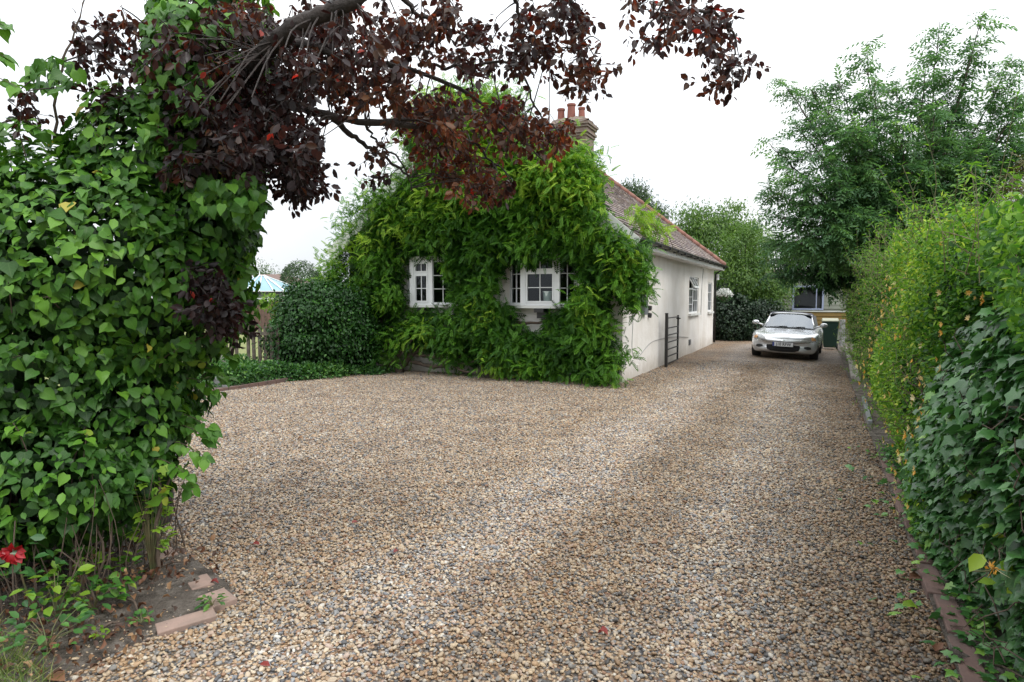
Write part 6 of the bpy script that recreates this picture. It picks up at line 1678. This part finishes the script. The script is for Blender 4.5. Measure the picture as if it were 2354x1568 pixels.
mass("laurel_hedge", "nearly black hedge filling the gap between the cottage and the silver car", "hedge", (c[0], c[1], 0), [((c[0] - 1.2, c[1] + .9, .9), (1.0, .8, 1.15)), ((c[0] - .3, c[1] + .5, .8), (1.0, .8, 1.0)), ((c[0] + .7, c[1] + .2, .7), (1.0, .8, .9)), ((c[0] + 1.5, c[1] + .1, .5), (.6, .7, .7)), ((c[0] - .6, c[1] + 1.3, 1.4), (1.2, .8, .8))], 11000, .10, M['hedgedark'], T_OVAL, .75, inner=5000)

# ash tree over the right hedge
def stem_tree(name, label, base, fork, tips, tpl, lsize, m, per_lat=5, lat=.9, nl=20, dens=1.0, tone0=.42, r0=.12, umin=.25):
    e = empty(name, base); tag(e, label, "tree"); off = loc_of(e); wd = MB(); P = []; T = []; C = []
    base = np.array(base, float); fork = np.array(fork, float)
    tb = MB(); tb.tube(curve_pts([base, (base + fork) / 2 + [.05, 0, 0], fork], 8) - off, np.linspace(r0, r0 * .75, 8), 8); tb.build("trunk", M['bark'], e, smooth=True)
    for tipp in tips:
        tipp = np.array(tipp, float); mid = fork * .55 + tipp * .45; mid[2] -= .08 * np.linalg.norm(tipp[:2] - fork[:2]) * -1
        q = curve_pts([fork, mid + rng.normal(size=3) * .12, tipp], 16, .015)
        wd.tube(q - off, np.linspace(r0 * .42, .006, 16), 6)
        L = np.linalg.norm(tipp - fork); ax = norm(tipp - mid)
        for u in np.linspace(umin, 1.0, nl) + rng.normal(0, .01, nl):
            i = min(max(int(u * 15), 0), 15); b = q[i]
            for s in range(2):
                d = norm(rng.normal(size=3) * [1, 1, .35] + ax * .55 + UP * .1)
                l = lat * (1.08 - u) * rng.uniform(.5, 1.2) + .14
                a = curve_pts([b, b + d * l * .5 + UP * .05, b + d * l + DOWN * .08 * l], 6, .01)
                wd.tube(a - off, np.linspace(.010, .003, 6) * (.5 + l), 4, cap=False)
                tn = tone0 + rng.normal(0, .14)
                for k in range(max(2, int(per_lat * dens * (.5 + l)))):
                    w_ = rng.uniform(.35, 1.05); j = min(int(w_ * 5), 5)
                    p = a[j] + rng.normal(size=3) * .05; dd = norm(rng.normal(size=3) * [1, 1, .4] + d * .6 + DOWN * .25)
                    P.append(p); T.append(dd); C.append(tn + rng.normal() * .08)
    P = np.array(P); T = np.array(T); n = len(P)
    leaves("crown", tpl, P, norm(UP + rng.normal(size=(n, 3)) * .35), T, rng.uniform(.75, 1.2, n) * lsize, np.clip(np.array(C), 0, 1), m, e)
    wd.build("branch", M['bark'], e)
    return e
tips = [at(*t) for t in ((2258, 40, 14.2), (2235, 120, 14.6), (2160, 50, 15.2), (2130, 150, 14.6), (1992, 110, 15), (2010, 200, 14.4), (2060, 190, 15.5), (1925, 185, 15.2), (1860, 200, 15.6), (1800, 190, 15.4), (1905, 260, 14.6), (1830, 290, 15), (1775, 340, 15.3), (1760, 430, 15), (1810, 400, 14.2), (1880, 350, 14.2), (1960, 300, 14.0), (2060, 280, 13.9), (2150, 260, 14), (2210, 220, 14.8),
        (2330, 130, 15), (2345, 230, 14.4), (2290, 250, 15.2), (2400, 180, 14.8), (2440, 300, 14.2), (2480, 200, 15), (2360, 330, 14), (2250, 330, 14), (2180, 380, 13.9), (2090, 380, 13.8), (2000, 400, 13.9), (1930, 430, 14.0), (1860, 470, 14.1), (1790, 500, 14.6), (1770, 560, 15.0), (1830, 560, 14.2), (1900, 540, 13.9), (1980, 500, 13.8), (2060, 480, 13.8), (2130, 470, 13.9), (1960, 580, 13.9))]
b_ = at(2085, 684, 15.0)
stem_tree("ash_tree", "tall feathery ash tree with many upright shoots rising above the right hedge", (b_[0], b_[1], -.1), (b_[0], b_[1], 2.0), tips, T_ASH, .30, M['ash'], 8, .82, 22, tone0=.52, umin=.34)
b_ = at(2000, 684, 17.5)
tips = [at(*t) for t in ((1775, 560, 18), (1800, 610, 18), (1770, 640, 18.5), (1830, 640, 18), (1860, 580, 17.5), (1900, 600, 17.5), (1960, 600, 17), (1940, 560, 17.5), (1990, 620, 17), (2040, 600, 17), (1760, 600, 18.4), (1820, 590, 18))]
stem_tree("elder_tree", "dark spreading low tree whose branches hang over the car and cabin", (b_[0] + .4, b_[1], -.1), (b_[0], b_[1], 1.9), tips, T_ASH, .32, M['ash'], 5, .5, 18, tone0=.15, umin=.3)
b_ = at(2440, 684, 14)
tips = [at(*t) for t in ((2330, 420, 12), (2350, 380, 12.4), (2300, 470, 11.8), (2370, 470, 11.5), (2400, 400, 12), (2290, 520, 11.5), (2350, 540, 11.2))]
M['olive'] = leafmat("olive_leaf", [(0, (.05, .05, .018)), (.6, (.11, .10, .03)), (1, (.17, .15, .05))], .3, .5)
stem_tree("bronze_tree", "olive bronze tinged tree at the right edge, behind the hedge shoots", (b_[0], b_[1], -.1), (b_[0], b_[1], 2.0), tips, T_ASH, .20, M['olive'], 7, .55, 22, tone0=.5)
